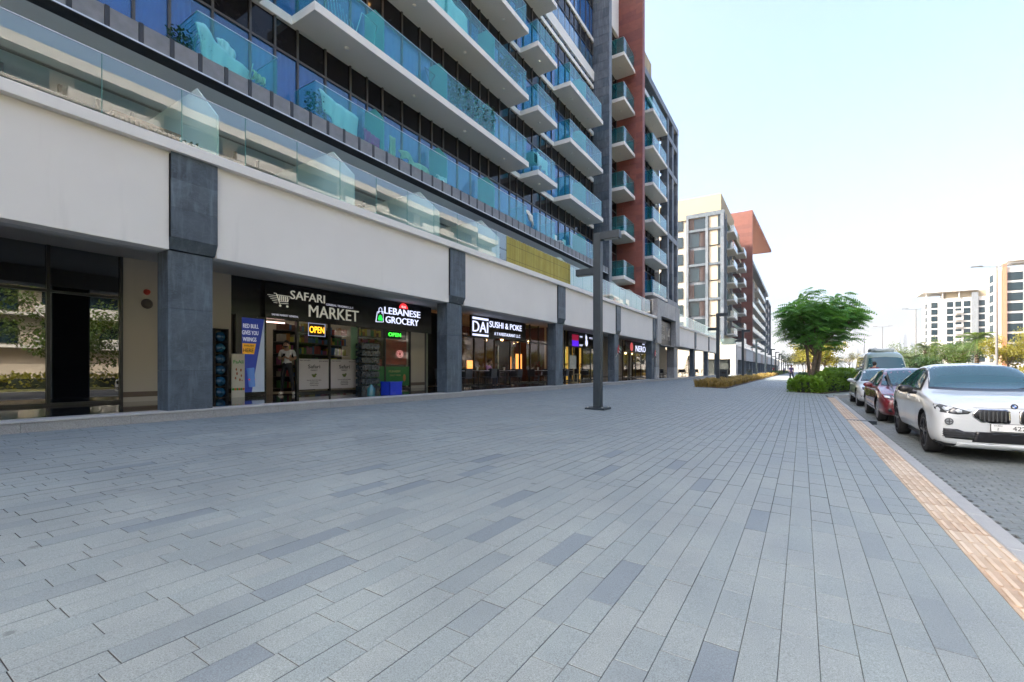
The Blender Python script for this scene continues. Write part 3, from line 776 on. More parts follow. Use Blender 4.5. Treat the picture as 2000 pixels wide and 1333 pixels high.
# neon OPEN signs
def neon(label, y, z, w, h, col, box=None, cat='neon sign', s=6):
    t = thing('open_sign', label, cat, (-14.12, y, z-h/2)); put('backing', MB().box(-14.135, -14.128, y-w/2, y+w/2, z-h/2, z+h/2), M['blackm'], t)
    wall_text('lettering', 'OPEN', y, z, -14.12, h*.5, E_('neon_%s' % box or 'g', col, s), t, w*.86, .006)
    if box:
        b = MB(); e = .03
        for (a0,a1,c0,c1) in ((y-w/2,y+w/2,z+h/2-.02,z+h/2),(y-w/2,y+w/2,z-h/2,z-h/2+.02),(y-w/2,y-w/2+.02,z-h/2,z+h/2),(y+w/2-.02,y+w/2,z-h/2,z+h/2)):
            b.box(-14.126, -14.115, a0, a1, c0, c1)
        put('tube_frame', b, E_('neon_frame', (.5,.55,.8), .1), t)
    return t
neon('orange neon open sign in a pale tube frame in the market window', 9.83, 2.66, .66, .44, (1,.42,.02), 'orange', s=.7)
neon('green neon open sign under the grocery lettering', 13.4, 2.72, .78, .30, (.05,1,.05), None, s=.7)
# posters on the glass
def poster(label, y0, y1, z0, z1, x, mat, cat='poster', name='poster'):
    t = thing(name, label, cat, (x, (y0+y1)/2, z0)); put('sheet', MB().box(x, x+.006, y0, y1, z0, z1), mat, t); return t
pw = plain('poster_white', (.56,.54,.56), .6, var=.03, bstr=0); ink = plain('poster_ink', (.03,.03,.04), .6, bstr=0)
for lab, a, b_ in (('white market poster in the window left of the middle mullion, under the orange sign', 9.19, 10.34), ('white market poster in the window beside the stacked bottle packs', 10.42, 11.58)):
    t = poster(lab, a, b_, .62, 1.66, -14.185, pw); c = (a+b_)/2
    wall_text('lettering', 'Safari', c, 1.40, -14.178, .13, ink, t, .46, .002, .01); wall_text('lettering', 'MARKET', c, 1.27, -14.178, .05, ink, t, .26, .002)
    wall_text('lettering', 'FREE DELIVERY', a+.24, 1.60, -14.178, .035, ink, t, .38, .002); wall_text('lettering', '0525367878', b_-.22, 1.585, -14.178, .04, ink, t, .34, .002)
    b = MB(); b.ball((-14.176,c,1.08), .07, 8, 5, 0, (.15,1,.8)); b.ball((-14.176,c+.06,1.13), .04, 8, 5, 0, (.15,1,.8)); b.ball((-14.176,c-.06,1.11), .04, 8, 5, 0, (.15,1,.8))
    put('fruit_logo', b, plain('olive_logo', (.12,.16,.02), .6), t)
    for k, w in enumerate((.56,.3,.34,.3)): wall_text('lettering', ('GROCERY FRUITS VEGETABLES','FROZEN FOODS','BEVERAGES SNACKS','HOUSEHOLD ITEMS')[k], c, .93-.06*k, -14.178, .03, ink, t, w, .002)
pg = plain('poster_green', (.02,.17,.03), .5, bstr=0)
t = poster('green delivery poster low in the grocery window behind the blue crate', 13.0, 14.28, .62, 1.42, -14.185, pg)
wall_text('lettering', 'MUNAEEM', 13.45, 1.22, -14.178, .09, E_('poster_yellow', (.5,.5,.2), 0), t, .62, .002); wall_text('lettering', 'DAILY FRESH', 13.5, 1.06, -14.178, .07, E_('poster_yellow', (.5,.5,.2), 0), t, .6, .002)
b = MB(); b.ball((-14.176,14.0,.95), .12, 8, 5, 0, (.1,.7,1.3)); put('figure_print', b, plain('print_orange', (.5,.2,.06), .6), t)
t = poster('green poster strip in the window right behind the dark bottle packs', 12.1, 12.9, .62, 1.42, -14.185, pg)
t = poster('red and orange backdrop poster with a pink heart ring in the grocery window', 13.1, 14.25, 1.5, 2.55, -14.30, plain('poster_red', (.35,.05,.03), .5, var=.3, bstr=0))
b = MB(); b.tube([(-14.28,13.85+.1*math.cos(a),1.95+.09*math.sin(a)) for a in [k*.524 for k in range(13)]], .012, 6); b.tube([(-14.28,13.85+.17*math.cos(a),1.95+.15*math.sin(a)) for a in [k*.524 for k in range(13)]], .01, 6)
put('ring_print', b, E_('ring_pink', (.9,.35,.35), .25), t)
put('green_film', MB().box(-14.184, -14.178, 11.28, 11.58, 1.68, 2.88), plain('pale_green_film', (.22,.38,.24), .5), tower)
# energy drink light box
t = thing('light_box', 'blue energy drink banner in a black frame beside the market doorway', 'banner', (-14.0, 7.6, .5))
put('frame', MB().box(-14.19, -14.02, 7.10, 8.0, .50, 2.92), M['black'], t)
bl = flat('banner_blue', (.012,.03,.22), .4, .1); sv = flat('banner_silver', (.33,.40,.52), .4, .06)
put('banner', MB().prism([(7.27,.62),(7.55,.62),(7.93,2.84),(7.27,2.84)], 'x', -14.02, -14.012), bl, t)
put('banner', MB().prism([(7.56,.62),(7.94,.62),(7.94,2.84)], 'x', -14.02, -14.012), sv, t)
for k, s in enumerate(('RED BULL','GIVES YOU','WIIINGS')): wall_text('lettering', s, 7.53-.02*k, 2.60-.20*k, -14.01, .125, flat('banner_letter', (.75,.78,.85), .4, .08), t, (.46,.48,.40)[k], .003, .008)
put('label_plate', MB().prism([(7.28,1.76),(7.62,1.76),(7.68,2.08),(7.28,2.08)], 'x', -14.01, -14.004), flat('banner_amber', (.75,.36,.02), .4, .06), t)
wall_text('lettering', 'AVAILABLE', 7.47, 2.01, -14.002, .05, ink, t, .3, .002); wall_text('lettering', 'HERE', 7.45, 1.87, -14.002, .11, ink, t, .3, .002, .01)
b = MB(); b.tube([(-13.985,7.55,.78),(-13.985,7.50,1.35)], [.09,.11], 10); put('cup_print', b, flat('cup_glass', (.10,.22,.55), .1, .06), t)
b = MB(); b.ball((-13.94,7.52,1.0), .10, 8, 5, 0, (.2,1.1,.35)); put('splash_print', b, flat('splash_red', (.6,.02,.03), .4, .2), t)
# nut brand standee
t = thing('standee', 'narrow cream cardboard standee with nuts printed on it by the market door', 'standee', (-13.8, 7.06, FZ))
put('board', MB().box(-13.84, -13.80, 6.88, 7.24, FZ, 1.75), plain('standee_cream', (.62,.60,.52), .6, var=.03, bstr=0), t, bevel=.004)
wall_text('lettering', 'FaAli', 7.06, 1.52, -13.80, .10, flat('standee_green', (.03,.35,.06), .5), t, .28, .003, .01)
b = MB()
for yy, zz, r in ((7.0,1.3,.03),(7.13,1.28,.035),(7.02,1.18,.035),(7.14,1.12,.03),(6.98,1.05,.03),(7.1,1.0,.035),(7.16,.98,.02)): b.ball((-13.798,yy,zz), r, 8, 5, 0, (.2,.7,1.3))
put('nut_print', b, plain('nut_brown', (.35,.12,.05), .6), t)
b = MB()
for k in range(6): b.ball((-13.798,6.92+k*.055,.73), .045, 8, 5, k % 2, (.2,1,.8))
put('vegetable_print', b, [flat('veg_green', (.05,.3,.04), .6), flat('veg_orange', (.55,.15,.03), .6)], t)
# rack of water bottles
def bottle_rack(name, label, y0, ncol, nrow, x, pitch, col, group=None):
    t = thing(name, label, 'rack', (x, y0+ncol*pitch/2, FZ))
    wM = M['blackm']
    fr = MB(); fr.box(x-.35, x+.02, y0-.03, y0, FZ, FZ+nrow*pitch+.04).box(x-.35, x+.02, y0+ncol*pitch, y0+ncol*pitch+.03, FZ, FZ+nrow*pitch+.04)
    fr.box(x-.35, x+.02, y0-.03, y0+ncol*pitch+.03, FZ+nrow*pitch+.04, FZ+nrow*pitch+.07); put('frame', fr, wM, t)
    for r_ in range(nrow): put('rack_shelf', MB().box(x-.34, x+.01, y0, y0+ncol*pitch, FZ+r_*pitch, FZ+r_*pitch+.015), wM, t)
    return t
blue = plain('bottle_blue', (.015,.10,.22), .12, var=.1, bstr=0, spec=.9)
bm_ = MB(); R0 = .135
bm_.tube([(-.30,0,0),(-.285,0,0),(-.02,0,0),(.03,0,0),(.05,0,0),(.09,0,0),(.10,0,0)], [.10,R0,R0,.09,.045,.03,.03], 14); bmesh_b = bm_.mesh('water_bottle', blue)
bottle_rack('bottle_rack', 'tall black rack of big blue water bottles beside the first column', 6.47, 1, 6, -13.86, .315, blue)
for k in range(6):
    o = put('water_bottle', bmesh_b, None, None, (-13.88, 6.63, FZ+.16+k*.315)); tag(o, ['lowest','second lowest','third from bottom','third from top','second from top','topmost'][k]+' blue water bottle in the tall rack by the first column', 'water bottle', 'big blue bottles in the rack')
# dark packs of small bottles, stacked
pk = MB(); pk.box(-.18, .18, -.20, .20, 0, .20)
for a in (-.14,-.05,.05,.14):
    for b_ in (-.1, .1): pk.cyl((b_, a, .20), .035, .05, 'z', 8, 0, .015)
pkm = pk.mesh('bottle_pack', plain('shrink_blue_black', (.012,.03,.05), .2, var=.5, scale=14, bstr=.3, bscale=40, spec=.8))
for c_ in range(2):
    for k in range(7):
        o = put('bottle_pack', pkm, None, None, (-13.85+.01*(k%2), 11.58+c_*.42, FZ+k*.262)); tag(o, ('lowest','second','third','fourth','fifth','sixth','topmost')[k]+' shrink-wrapped dark bottle pack, counting up the '+('left' if c_ == 0 else 'right')+' stack', 'bottle pack', 'stacked bottle packs by the grocery window')
# blue crate and a bottle on the floor
t = thing('crate', 'bright blue plastic crate on the plinth edge by the grocery window', 'crate', (-10.95, 10.25, FZ))
b = MB(); x0, x1, y0, y1 = -11.15, -10.75, 10.0, 10.52
for (p, q, r_, s_) in ((x0,x1,y0,y0+.015),(x0,x1,y1-.015,y1),(x0,x0+.015,y0,y1),(x1-.015,x1,y0,y1)): b.box(p, q, r_, s_, FZ, FZ+.42)
b.box(x0, x1, y0, y1, FZ, FZ+.015); put('body', b, plain('crate_blue', (.01,.035,.42), .35, var=.1), t)
b = MB()
for k in range(7): b.box(x1-.001, x1+.008, y0+.03+k*.07, y0+.045+k*.07, FZ+.02, FZ+.40)
b.box(x1, x1+.012, y0-.01, y1+.01, FZ+.39, FZ+.43).box(x0-.01, x1+.012, y0-.012, y0, FZ+.39, FZ+.43); put('rib', b, plain('crate_blue', (.01,.035,.42), .35), t)
t = thing('water_bottle', 'single clear teal water bottle standing left of the blue crate', 'water bottle', (-11.3, 9.75, FZ))
put('body', MB().tube([(-11.3,9.75,FZ),(-11.3,9.75,FZ+.22),(-11.3,9.75,FZ+.30),(-11.3,9.75,FZ+.34)], [.12,.12,.05,.03], 12), plain('bottle_teal', (.02,.16,.18), .1, spec=.9), t)
# restaurant
sg = board('shop_sign', 'black restaurant sign board with bold white initials between bars', 18.5, 23.9, 2.98, 4.06, -14.19, -14.08, M['black'])
wall_text('lettering', 'DAI', 19.28, 3.50, -14.08, .55, wc, sg, 1.35, .015, 0)
put('sign_bar', MB().box(-14.08, -14.05, 18.6, 19.97, 3.86, 3.97).box(-14.08, -14.05, 18.6, 19.97, 3.02, 3.12), wc, sg)
wall_text('lettering', 'SUSHI & POKE', 21.75, 3.72, -14.08, .33, wc, sg, 3.3, .012, 0)
wall_text('lettering', 'A Y N RESTAURANT L.L.C', 21.9, 3.24, -14.08, .17, wc, sg, 2.7, .006)
glazing([17.85, 18.9, 19.9, 20.75], FZ, 4.07, M['shopglass'], 2.95)
glazing([22.3, 23.4, 24.6, 25.7, 26.9], FZ, 4.07, M['shopglass'], 2.95)
put('restaurant_door', MB().box(-14.24, -14.19, 20.8, 22.25, FZ+.03, 2.9), plain('maroon_door', (.05,.014,.012), .25), tower)
put('door_handle', MB().box(-14.15, -14.12, 20.98, 21.02, 1.2, 2.6), M['chrome'], tower)
wall(26.95, 29.4)
put('partition', MB().box(-18.5, -14.25, 17.7, 17.8, FZ, 4.07), plain('dark_red_wall', (.07,.02,.015), .8), tower)
put('partition', MB().box(-18.5, -18.3, 17.8, 27, FZ, 4.07), plain('dark_red_wall', (.07,.02,.015), .8), tower)
put('partition', MB().box(-18.5, -14.25, 27, 27.2, FZ, 4.07), plain('dark_red_wall', (.07,.02,.015), .8), tower)
amb = E_('amber_panel', (1,.36,.09), .5)
for (a, b_, c_, d_) in ((18.3,19.3,1.25,2.2),(20.1,20.6,1.35,1.8),(23.6,24.6,1.3,2.1),(25.2,25.9,1.3,2.3),(17.9,18.4,1.3,1.6)): put('lit_panel', MB().box(-15.6, -15.55, a, b_, c_, d_), amb, tower)
for yy in (18.6, 20.2, 23.0, 24.8, 26.2):
    for xx in (-15.2, -16.4): put('pendant_lamp', MB().ball((xx, yy, 3.1), .09, 8, 6), E_('pendant_warm', (1,.55,.22), 3), tower)
rb = plain('banquette_brown', (.09,.045,.03), .6)
put('banquette', MB().box(-16.8, -16.2, 17.9, 26.8, FZ, 1.3), rb, tower)
b = MB(); 
for k in range(26): b.ball((-14.6+random.uniform(-.15,.15), 23.0+random.uniform(-.5,.6), 3.2+random.uniform(-.3,.35)), .09, 6, 4)
put('blossom_garland', b, plain('red_blossom', (.30,.02,.03), .7), tower, kind='stuff')
# dark awning lamps
# third shop
sg = board('shop_sign', 'black shop sign with a red and purple lit square and a white cat shaped logo', 29.9, 34.6, 3.0, 4.06, -14.19, -14.08, M['black'])
put('colour_square', MB().box(-14.08, -14.06, 30.5, 31.6, 3.42, 3.85), E_('sq_red', (.35,.01,.05), .15), sg); put('colour_square', MB().box(-14.08, -14.06, 30.5, 31.6, 3.0, 3.42), E_('sq_violet', (.08,.01,.6), .3), sg)
b = MB(); b.ball((-14.06,33.1,3.35), .28, 10, 6, 0, (.08,.8,1)); b.ball((-14.06,33.05,3.72), .17, 10, 6, 0, (.08,1,1)); b.prism([(32.92,3.8),(33.0,4.0),(33.05,3.85)], 'x', -14.07, -14.05); put('logo', b, wc, sg)
wall_text('lettering', 'VAPE', 32.1, 3.75, -14.08, .13, wc, sg, .5, .004); wall_text('lettering', 'SHOP', 32.1, 3.12, -14.08, .13, wc, sg, .6, .004); wall_text('lettering', 'PETS', 34.0, 3.75, -14.08, .12, wc, sg, .6, .004)
glazing([29.5, 31.0, 32.6, 34.2, 35.6], FZ, 4.07, M['shopglass'], 2.95)
put('partition', MB().box(-18.5, -18.3, 29.4, 35.6, FZ, 4.07), M['roomw'], tower)
for a, b_ in ((31.2,31.35),(32.3,32.45),(33.6,33.75)): put('gold_post', MB().box(-14.9, -14.8, a, b_, FZ, 3.0), E_('gold_strip', (1,.55,.10), .16), tower)
put('lit_panel', MB().box(-15.9, -15.85, 32.4, 33.6, 1.2, 2.9), E_('green_amber', (.55,.45,.06), .3), tower)
put('partition', MB().box(-18.5, -14.25, 29.3, 29.45, FZ, 4.07), M['blackm'], tower)
wall(35.7, 41.8, mat=plaster_mat('taupe_wall', (.34,.29,.245), .1)); wall(44.0, 44.6)
# cafe
sg = board('shop_sign', 'black cafe sign with white capital letters near the grey portal', 42.4, 51.0, 3.0, 4.06, -14.19, -14.08, M['black'])
wall_text('lettering', 'NERO', 47.2, 3.4, -14.08, .6, wc, sg, 3.4, .012, 0); wall_text('lettering', 'CAFFE', 48.2, 3.92, -14.08, .14, wc, sg, .9, .004)
put('emblem', MB().cyl((-14.08,44.2,3.5), .42, .03, 'x', 16), E_('emblem_red', (.25,.04,.04), .5), sg)
glazing([42.0, 43.9, 45.8, 47.7, 49.6, 51.5], FZ, 4.07, M['shopglass'], 2.95)
put('partition', MB().box(-18.5, -18.3, 41.9, 52, FZ, 4.07), plain('cafe_wall', (.16,.10,.05), .8), tower)
for yy in (41.7, 52.1): put('partition', MB().box(-18.5, -14.25, yy, yy+.15, FZ, 4.07), plain('cafe_wall', (.16,.10,.05), .8), tower)
for yy in (43,45,47,49): put('pendant_lamp', MB().ball((-15.6, yy, 3.0), .12, 8, 6), E_('pendant_warm', (1,.55,.22), 3), tower)
wall(54, 58, mat=beige); 
put('passage_wall', MB().box(-16.5, -16.2, 58, 73.5, FZ, 4.07), M['cream'], tower)
# entrance sign in the portal recess
t = thing('entrance_sign', 'bronze entrance sign with pale letters set in the grey stone portal', 'sign', (-10.6, 42.6, 3.5))
put('sign_board', MB().box(-10.615, -10.57, 40.3, 45.0, 3.6, 5.6), plain('bronze_plate', (.07,.06,.05), .4, .3), t)
pl = plain('letter_pale_bronze', (.55,.50,.42), .5)
wall_text('lettering', 'AZIZI', 41.6, 5.0, -10.57, .42, pl, t, 1.9, .012); wall_text('lettering', 'RIVIERA', 41.7, 4.2, -10.57, .42, pl, t, 2.5, .012); wall_text('lettering', '14', 44.0, 4.55, -10.57, 1.15, pl, t, 1.1, .012)
# small flags clipped to two columns
def flag(y, label):
    t = thing('flag_bunch', label, 'flags', (-10.35, y, 2.3), 0, 'flag bunches on the columns')
    put('pole', MB().tube([(-10.39,y-.1,2.1),(-10.12,y+.12,2.75)], .012, 6), M['steel'], t)
    for (dy, dz, cs) in ((-.05,.15,'r'),(.1,.3,'g')):
        for k, (c_, nm) in enumerate((((.03,.2,.06),'green'),((.6,.6,.58),'white'),((.02,.02,.02),'black'))):
            put('flag_cloth', MB().prism([(y+dy-.1,2.55+dz-.11*k),(y+dy+.32,2.45+dz-.13*k),(y+dy+.30,2.34+dz-.13*k),(y+dy-.08,2.44+dz-.11*k)], 'x', -10.2, -10.19), plain('flag_'+nm, c_, .7), t)
        put('flag_cloth', MB().prism([(y+dy-.25,2.6+dz),(y+dy-.1,2.56+dz),(y+dy-.06,2.2+dz),(y+dy-.22,2.25+dz)], 'x', -10.2, -10.188), plain('flag_red', (.5,.02,.03), .7), t)
flag(29.4, 'bunch of small red green and black flags on the fourth slate column')
flag(38.3, 'bunch of small red and green flags on the slate column beside the portal')

# ================================================================== CAFE FURNITURE
dk = plain('furniture_charcoal', (.022,.022,.024), .5); tw = plain('table_stone', (.30,.29,.28), .35)
def make_chair():
    t = thing('cafe_chair', 'x', 'chair')
    put('seat', MB().box(-.23,.23,-.22,.22,.43,.47), dk, t, bevel=.012)
    put('backrest', MB().prism([(-.225,.47),(-.185,.47),(-.235,.84),(-.265,.84)], 'x', -.22, .22), dk, t, bevel=.01)
    for sx in (-1,1):
        for sy in (-1,1): put('leg', MB().tube([(sx*.19,sy*.18,.43),(sx*.215,sy*.21,0)], [.016,.012], 6), dk, t)
        put('armrest', MB().tube([(sx*.225,.18,.45),(sx*.235,.17,.65),(sx*.235,-.22,.67)], .013, 6), dk, t)
    return t
def make_table():
    t = thing('cafe_table', 'x', 'table')
    put('table_top', MB().box(-.36,.36,-.36,.36,.735,.765), tw, t, bevel=.008)
    put('pedestal', MB().cyl((0,0,.03), .03, .705, 'z', 10), dk, t); put('base', MB().box(-.22,.22,-.22,.22,0,.03), dk, t, bevel=.01)
    return t
c0, t0 = make_chair(), make_table(); cu = tu = False
def chair(x, y, r, lab, grp):
    global cu
    if not cu: o = c0; o.location = (x, y, FZ); o.rotation_euler = (0,0,r); cu = True
    else: o = dup(c0, (x, y, FZ), r)
    o['label'] = lab; o['group'] = grp; return o
def table(x, y, lab, grp):
    global tu
    if not tu: o = t0; o.location = (x, y, FZ); tu = True
    else: o = dup(t0, (x, y, FZ), 0)
    o['label'] = lab; o['group'] = grp; return o
spots = [(-12.3,14.9),(-12.3,16.7),(-12.3,18.9),(-12.3,22.3),(-12.3,24.2)]
place = ['just right of the second slate column','left of the seated woman','right of the seated woman','in front of the right restaurant windows','nearest the third slate column']
for i, (x, y) in enumerate(spots):
    table(x, y, 'square pale topped table '+place[i], 'restaurant tables on the colonnade')
    chair(x, y-.62, 0, 'dark near side armchair at the table '+place[i], 'restaurant chairs on the colonnade')
    chair(x, y+.62, math.pi, 'dark far side armchair at the table '+place[i], 'restaurant chairs on the colonnade')
    chair(x+.62, y, math.pi/2, 'dark plaza side armchair at the table '+place[i], 'restaurant chairs on the colonnade')
def vase(x, y, lab, red=True):
    t = thing('flower_pot' if red else 'table_candle', lab, 'flower pot' if red else 'candle', (x, y, FZ+.767))
    put('pot', MB().tube([(x,y,FZ+.767),(x,y,FZ+.92)], [.04,.06], 10), plain('pot_cream', (.55,.48,.38), .5), t)
    if red:
        b = MB()
        for k in range(40):
            a = random.uniform(0,6.28); r_ = random.uniform(.02,.20); z = FZ+.97+random.uniform(0,.24)
            p = Vector((x+r_*math.cos(a), y+r_*math.sin(a), z)); q = Vector((random.uniform(-1,1),random.uniform(-1,1),random.uniform(-1,1))).normalized()*.05; w = q.cross(Vector((0,0,1))).normalized()*.03
            b.add([p-q, p+w, p+q, p-w], [(0,1,2,3)], k % 3 == 0)
        put('blooms', b, [plain('crimson_bloom', (.28,.012,.03), .7), plain('leaf_green', (.04,.09,.02), .6)], t)
vase(-12.3, 22.2, 'red flowers in a cream pot on the table before the right restaurant windows'); vase(-12.3, 24.1, 'red flowers in a cream pot on the table nearest the third column')
vase(-12.3, 16.6, 'small cream candle pot on the table left of the seated woman', False); vase(-12.3, 18.8, 'small cream candle pot on the table right of the seated woman', False)
for i, (x, y) in enumerate([(-12.4,25.9),(-12.4,28.2)]):
    pl_ = ('beside the gold stool','behind the plaza lamp post')[i]
    table(x, y, 'square pale topped table '+pl_, 'tables before the third shop'); vase(x, y, 'red flowers in a cream pot on the table '+pl_)
    for q, (dx, dy, r_) in enumerate(((0,-.6,0),(0,.6,math.pi))): chair(x, y+dy, r_, 'dark '+('near','far')[q]+' side armchair at the table '+pl_, 'chairs before the third shop')
for i, (x, y) in enumerate([(-12.4,45),(-12.4,48),(-12.4,53),(-12.4,58.6),(-12.0,64.6)]):
    pl_ = ('under the cafe sign','at the right end of the cafe sign','just past the stone portal','left of the dark christmas tree','right of the dark christmas tree')[i]
    table(x, y, 'small table '+pl_, 'cafe tables further down')
    for q, (dx, dy, r_) in enumerate(((0,-.6,0),(0,.6,math.pi),(.6,0,math.pi/2))): chair(x+dx, y+dy, r_, 'dark '+('near','far','plaza')[q]+' side chair at the table '+pl_, 'cafe chairs further down')
# gold stool, easel sign, menu stand
t = thing('bar_stool', 'pale gold stool standing before the third shop window', 'stool', (-11.2, 25.0, FZ)); g_ = plain('gold_leg', (.45,.38,.22), .35, .5)
put('seat', MB().cyl((-11.2,25.0,FZ+.52), .22, .03, 'z', 14), g_, t)
for a in range(4): put('leg', MB().tube([(-11.2+.17*math.cos(a*1.57+.4),25.0+.17*math.sin(a*1.57+.4),FZ+.52),(-11.2+.21*math.cos(a*1.57+.4),25.0+.21*math.sin(a*1.57+.4),FZ)], .015, 6), g_, t)
t = thing('easel_sign', 'pale easel sign on a gold post beside the third shop door', 'sign', (-11.9, 26.0, FZ))
put('post', MB().box(-11.93,-11.87,25.97,26.03,FZ,2.3), g_, t); put('panel', MB().box(-11.86,-11.84,25.3,26.25,1.35,2.15), plain('easel_panel', (.42,.41,.33), .6, var=.25, scale=12), t); put('base', MB().cyl((-11.9,26,FZ), .25, .04, 'z', 14), g_, t)
t = thing('menu_stand', 'slim white topped menu stand just right of the third slate column', 'sign', (-10.9, 21.9, FZ))
put('post', MB().box(-10.92,-10.86,21.85,21.95,FZ,1.2), M['black'], t); put('panel', MB().box(-10.92,-10.89,21.7,22.1,1.2,2.0), pw, t); put('base', MB().box(-11.05,-10.75,21.7,22.1,FZ,FZ+.03), M['black'], t)
# christmas tree
t = thing('christmas_tree', 'dark decorated christmas tree on the colonnade past the stone portal', 'christmas tree', (-12.3, 62, FZ))
put('stem', MB().cyl((-12.3,62,FZ), .06, 2.2, 'z', 8), plain('bark_dark', (.03,.02,.015), .9), t)
b = MB(); o_ = MB()
for k in range(2600):
    h = random.random()**1.3; r_ = (1-h)*.85*random.uniform(.55,1.05); a = random.uniform(0,6.28); p = Vector((-12.3+r_*math.cos(a), 62+r_*math.sin(a), FZ+.25+h*2.35))
    d_ = Vector((math.cos(a), math.sin(a), -.35))*.11; w = Vector((-math.sin(a), math.cos(a), .2))*.022; b.add([p-w, p+d_, p+w], [(0,1,2)])
    if k % 45 == 0: o_.ball(p+d_*.6, .035, 6, 4, (k//45) % 2)
put('crown', b, plain('fir_dark', (.012,.022,.018), .7), t); put('bauble', o_, [M['chrome'], flat('bauble_red', (.35,.02,.03), .2)], t, kind='stuff')

# ================================================================== THINGS ON THE BALCONIES
def cloth(label, pts_top, pts_bot, x, mat, cat='laundry', name='hanging_cloth', sag=.05, nx=18, nz=8, thick=.02):
    """draped sheet given by two outlines (y,z) top and bottom"""
    b = MB(); vs_ = []
    def ip(pts, t):
        f = t*(len(pts)-1); i = min(int(f), len(pts)-2); f -= i; return (pts[i][0]*(1-f)+pts[i+1][0]*f, pts[i][1]*(1-f)+pts[i+1][1]*f)
    for i in range(nx+1):
        a, c = ip(pts_top, i/nx), ip(pts_bot, i/nx)
        for j in range(nz+1):
            f = j/nz; vs_.append((x+sag*math.sin(i*1.3+j*.25)*(.35+f)+.35*sag*math.sin(i*.5+3*f), a[0]*(1-f)+c[0]*f, a[1]*(1-f)+c[1]*f))
    b.add(vs_, [(i*(nz+1)+j, (i+1)*(nz+1)+j, (i+1)*(nz+1)+j+1, i*(nz+1)+j+1) for i in range(nx) for j in range(nz)], 0, True)
    o = put(name, b, mat); s_ = o.modifiers.new('thick', 'SOLIDIFY'); s_.thickness = thick; return tag(o, label, cat)
wh = plain('linen_white', (.80,.80,.77), .85, var=.04, scale=6, bscale=25); ye = plain('linen_yellow', (.62,.56,.33), .85, var=.08, scale=6); pk_ = plain('towel_pink', (.62,.015,.20), .85, var=.1, scale=8)
cloth('white sheet draped over a drying rack on the leftmost glass balcony', [(5.15,9.40),(5.35,9.50),(5.62,9.22),(6.0,9.05),(6.4,8.95)], [(5.25,8.95),(5.4,8.6),(5.62,8.45),(6.0,8.40),(6.45,8.45)], -12.0, wh)
cloth('bunched white pillow case on top of the drying rack on the leftmost balcony', [(5.7,9.42),(5.9,9.5),(6.15,9.28)], [(5.7,9.15),(5.9,9.05),(6.15,9.0)], -12.15, wh)
cloth('cream blanket bundle at the right end of the leftmost glass balcony', [(6.45,8.98),(6.6,8.98),(6.8,8.9)], [(6.45,8.82),(6.62,8.72),(6.82,8.75)], -11.95, ye, sag=.08)
t = thing('drying_rack', 'folding drying rack behind the white sheet on the leftmost balcony', 'drying rack', (-12.1, 5.8, 8.37))
for k in range(9): put('rack_rail', MB().tube([(-12.35,5.1+k*.05,9.42-k*.06),(-11.95,5.1+k*.05,9.42-k*.06)], .008, 5), M['steel'], t)
for yy in (5.2, 6.5): put('rack_leg', MB().tube([(-12.35,yy,8.37),(-12.0,yy,9.2)], .012, 6), M['steel'], t); put('rack_leg', MB().tube([(-12.0,yy,8.37),(-12.35,yy,9.2)], .012, 6), M['steel'], t)
cloth('large white sheet hung along the glass right of the potted plant', [(8.35,9.48),(8.75,9.38),(9.2,9.33),(9.75,9.25)], [(8.4,9.05),(8.8,8.7),(9.2,8.45),(9.72,8.42)], -11.9, wh)
cloth('bright pink towel hung low beside the first green divider', [(9.95,9.02),(10.3,8.98),(10.62,8.9)], [(9.9,8.50),(10.3,8.44),(10.62,8.42)], -11.88, pk_)
cloth('pale striped sheet hanging inside behind the pink towel', [(10.85,9.9),(11.2,9.9)], [(10.85,8.6),(11.2,8.6)], -12.4, plain('striped_cloth', (.55,.50,.42), .85, var=.2, scale=9))
cloth('yellow throw draped over the balcony chair right of the first divider', [(11.5,8.95),(11.9,9.1),(12.35,8.85),(12.75,8.9),(13.1,8.75)], [(11.55,8.75),(11.9,8.8),(12.3,8.48),(12.8,8.42),(13.2,8.40)], -11.95, ye, sag=.08)
cloth('cream garment hanging just left of the yellow throw', [(11.1,9.3),(11.35,9.3)], [(11.05,8.62),(11.38,8.6)], -11.95, ye)
cloth('white cushion on the ledge beside the second green divider', [(13.3,8.68),(13.6,8.72),(13.85,8.72)], [(13.35,8.62),(13.6,8.46),(13.9,8.50)], -11.8, wh, name='cushion', cat='cushion', thick=.06)
cloth('white sheets over the rail of the third level balcony', [(13.2,15.95),(13.7,16.1),(14.4,16.0),(15.3,15.95)], [(13.2,15.1),(13.8,15.1),(14.5,15.12),(15.4,15.2)], -11.85, wh)
cloth('white sheet hanging on the small balcony below the long balcony ends', [(20.0,9.35),(20.4,9.45),(20.8,9.2)], [(20.5,9.0),(20.7,8.9),(20.9,8.7)], -11.85, wh)
cloth('white cloths hung on the small middle balcony', [(21.3,12.8),(21.7,12.75),(22.6,12.7)], [(21.4,12.1),(21.7,12.2),(22.6,12.0)], -11.9, wh)
t = thing('storage_box', 'grey white air conditioner box on the small middle balcony', 'air conditioner', (-12.2, 21.15, 11.69)); put('case', MB().box(-12.5,-11.95,20.8+.3,21.5,12.2,12.8), pw, t, bevel=.02); put('grille', MB().box(-11.95,-11.94,21.15,21.45,12.25,12.7), dk, t)
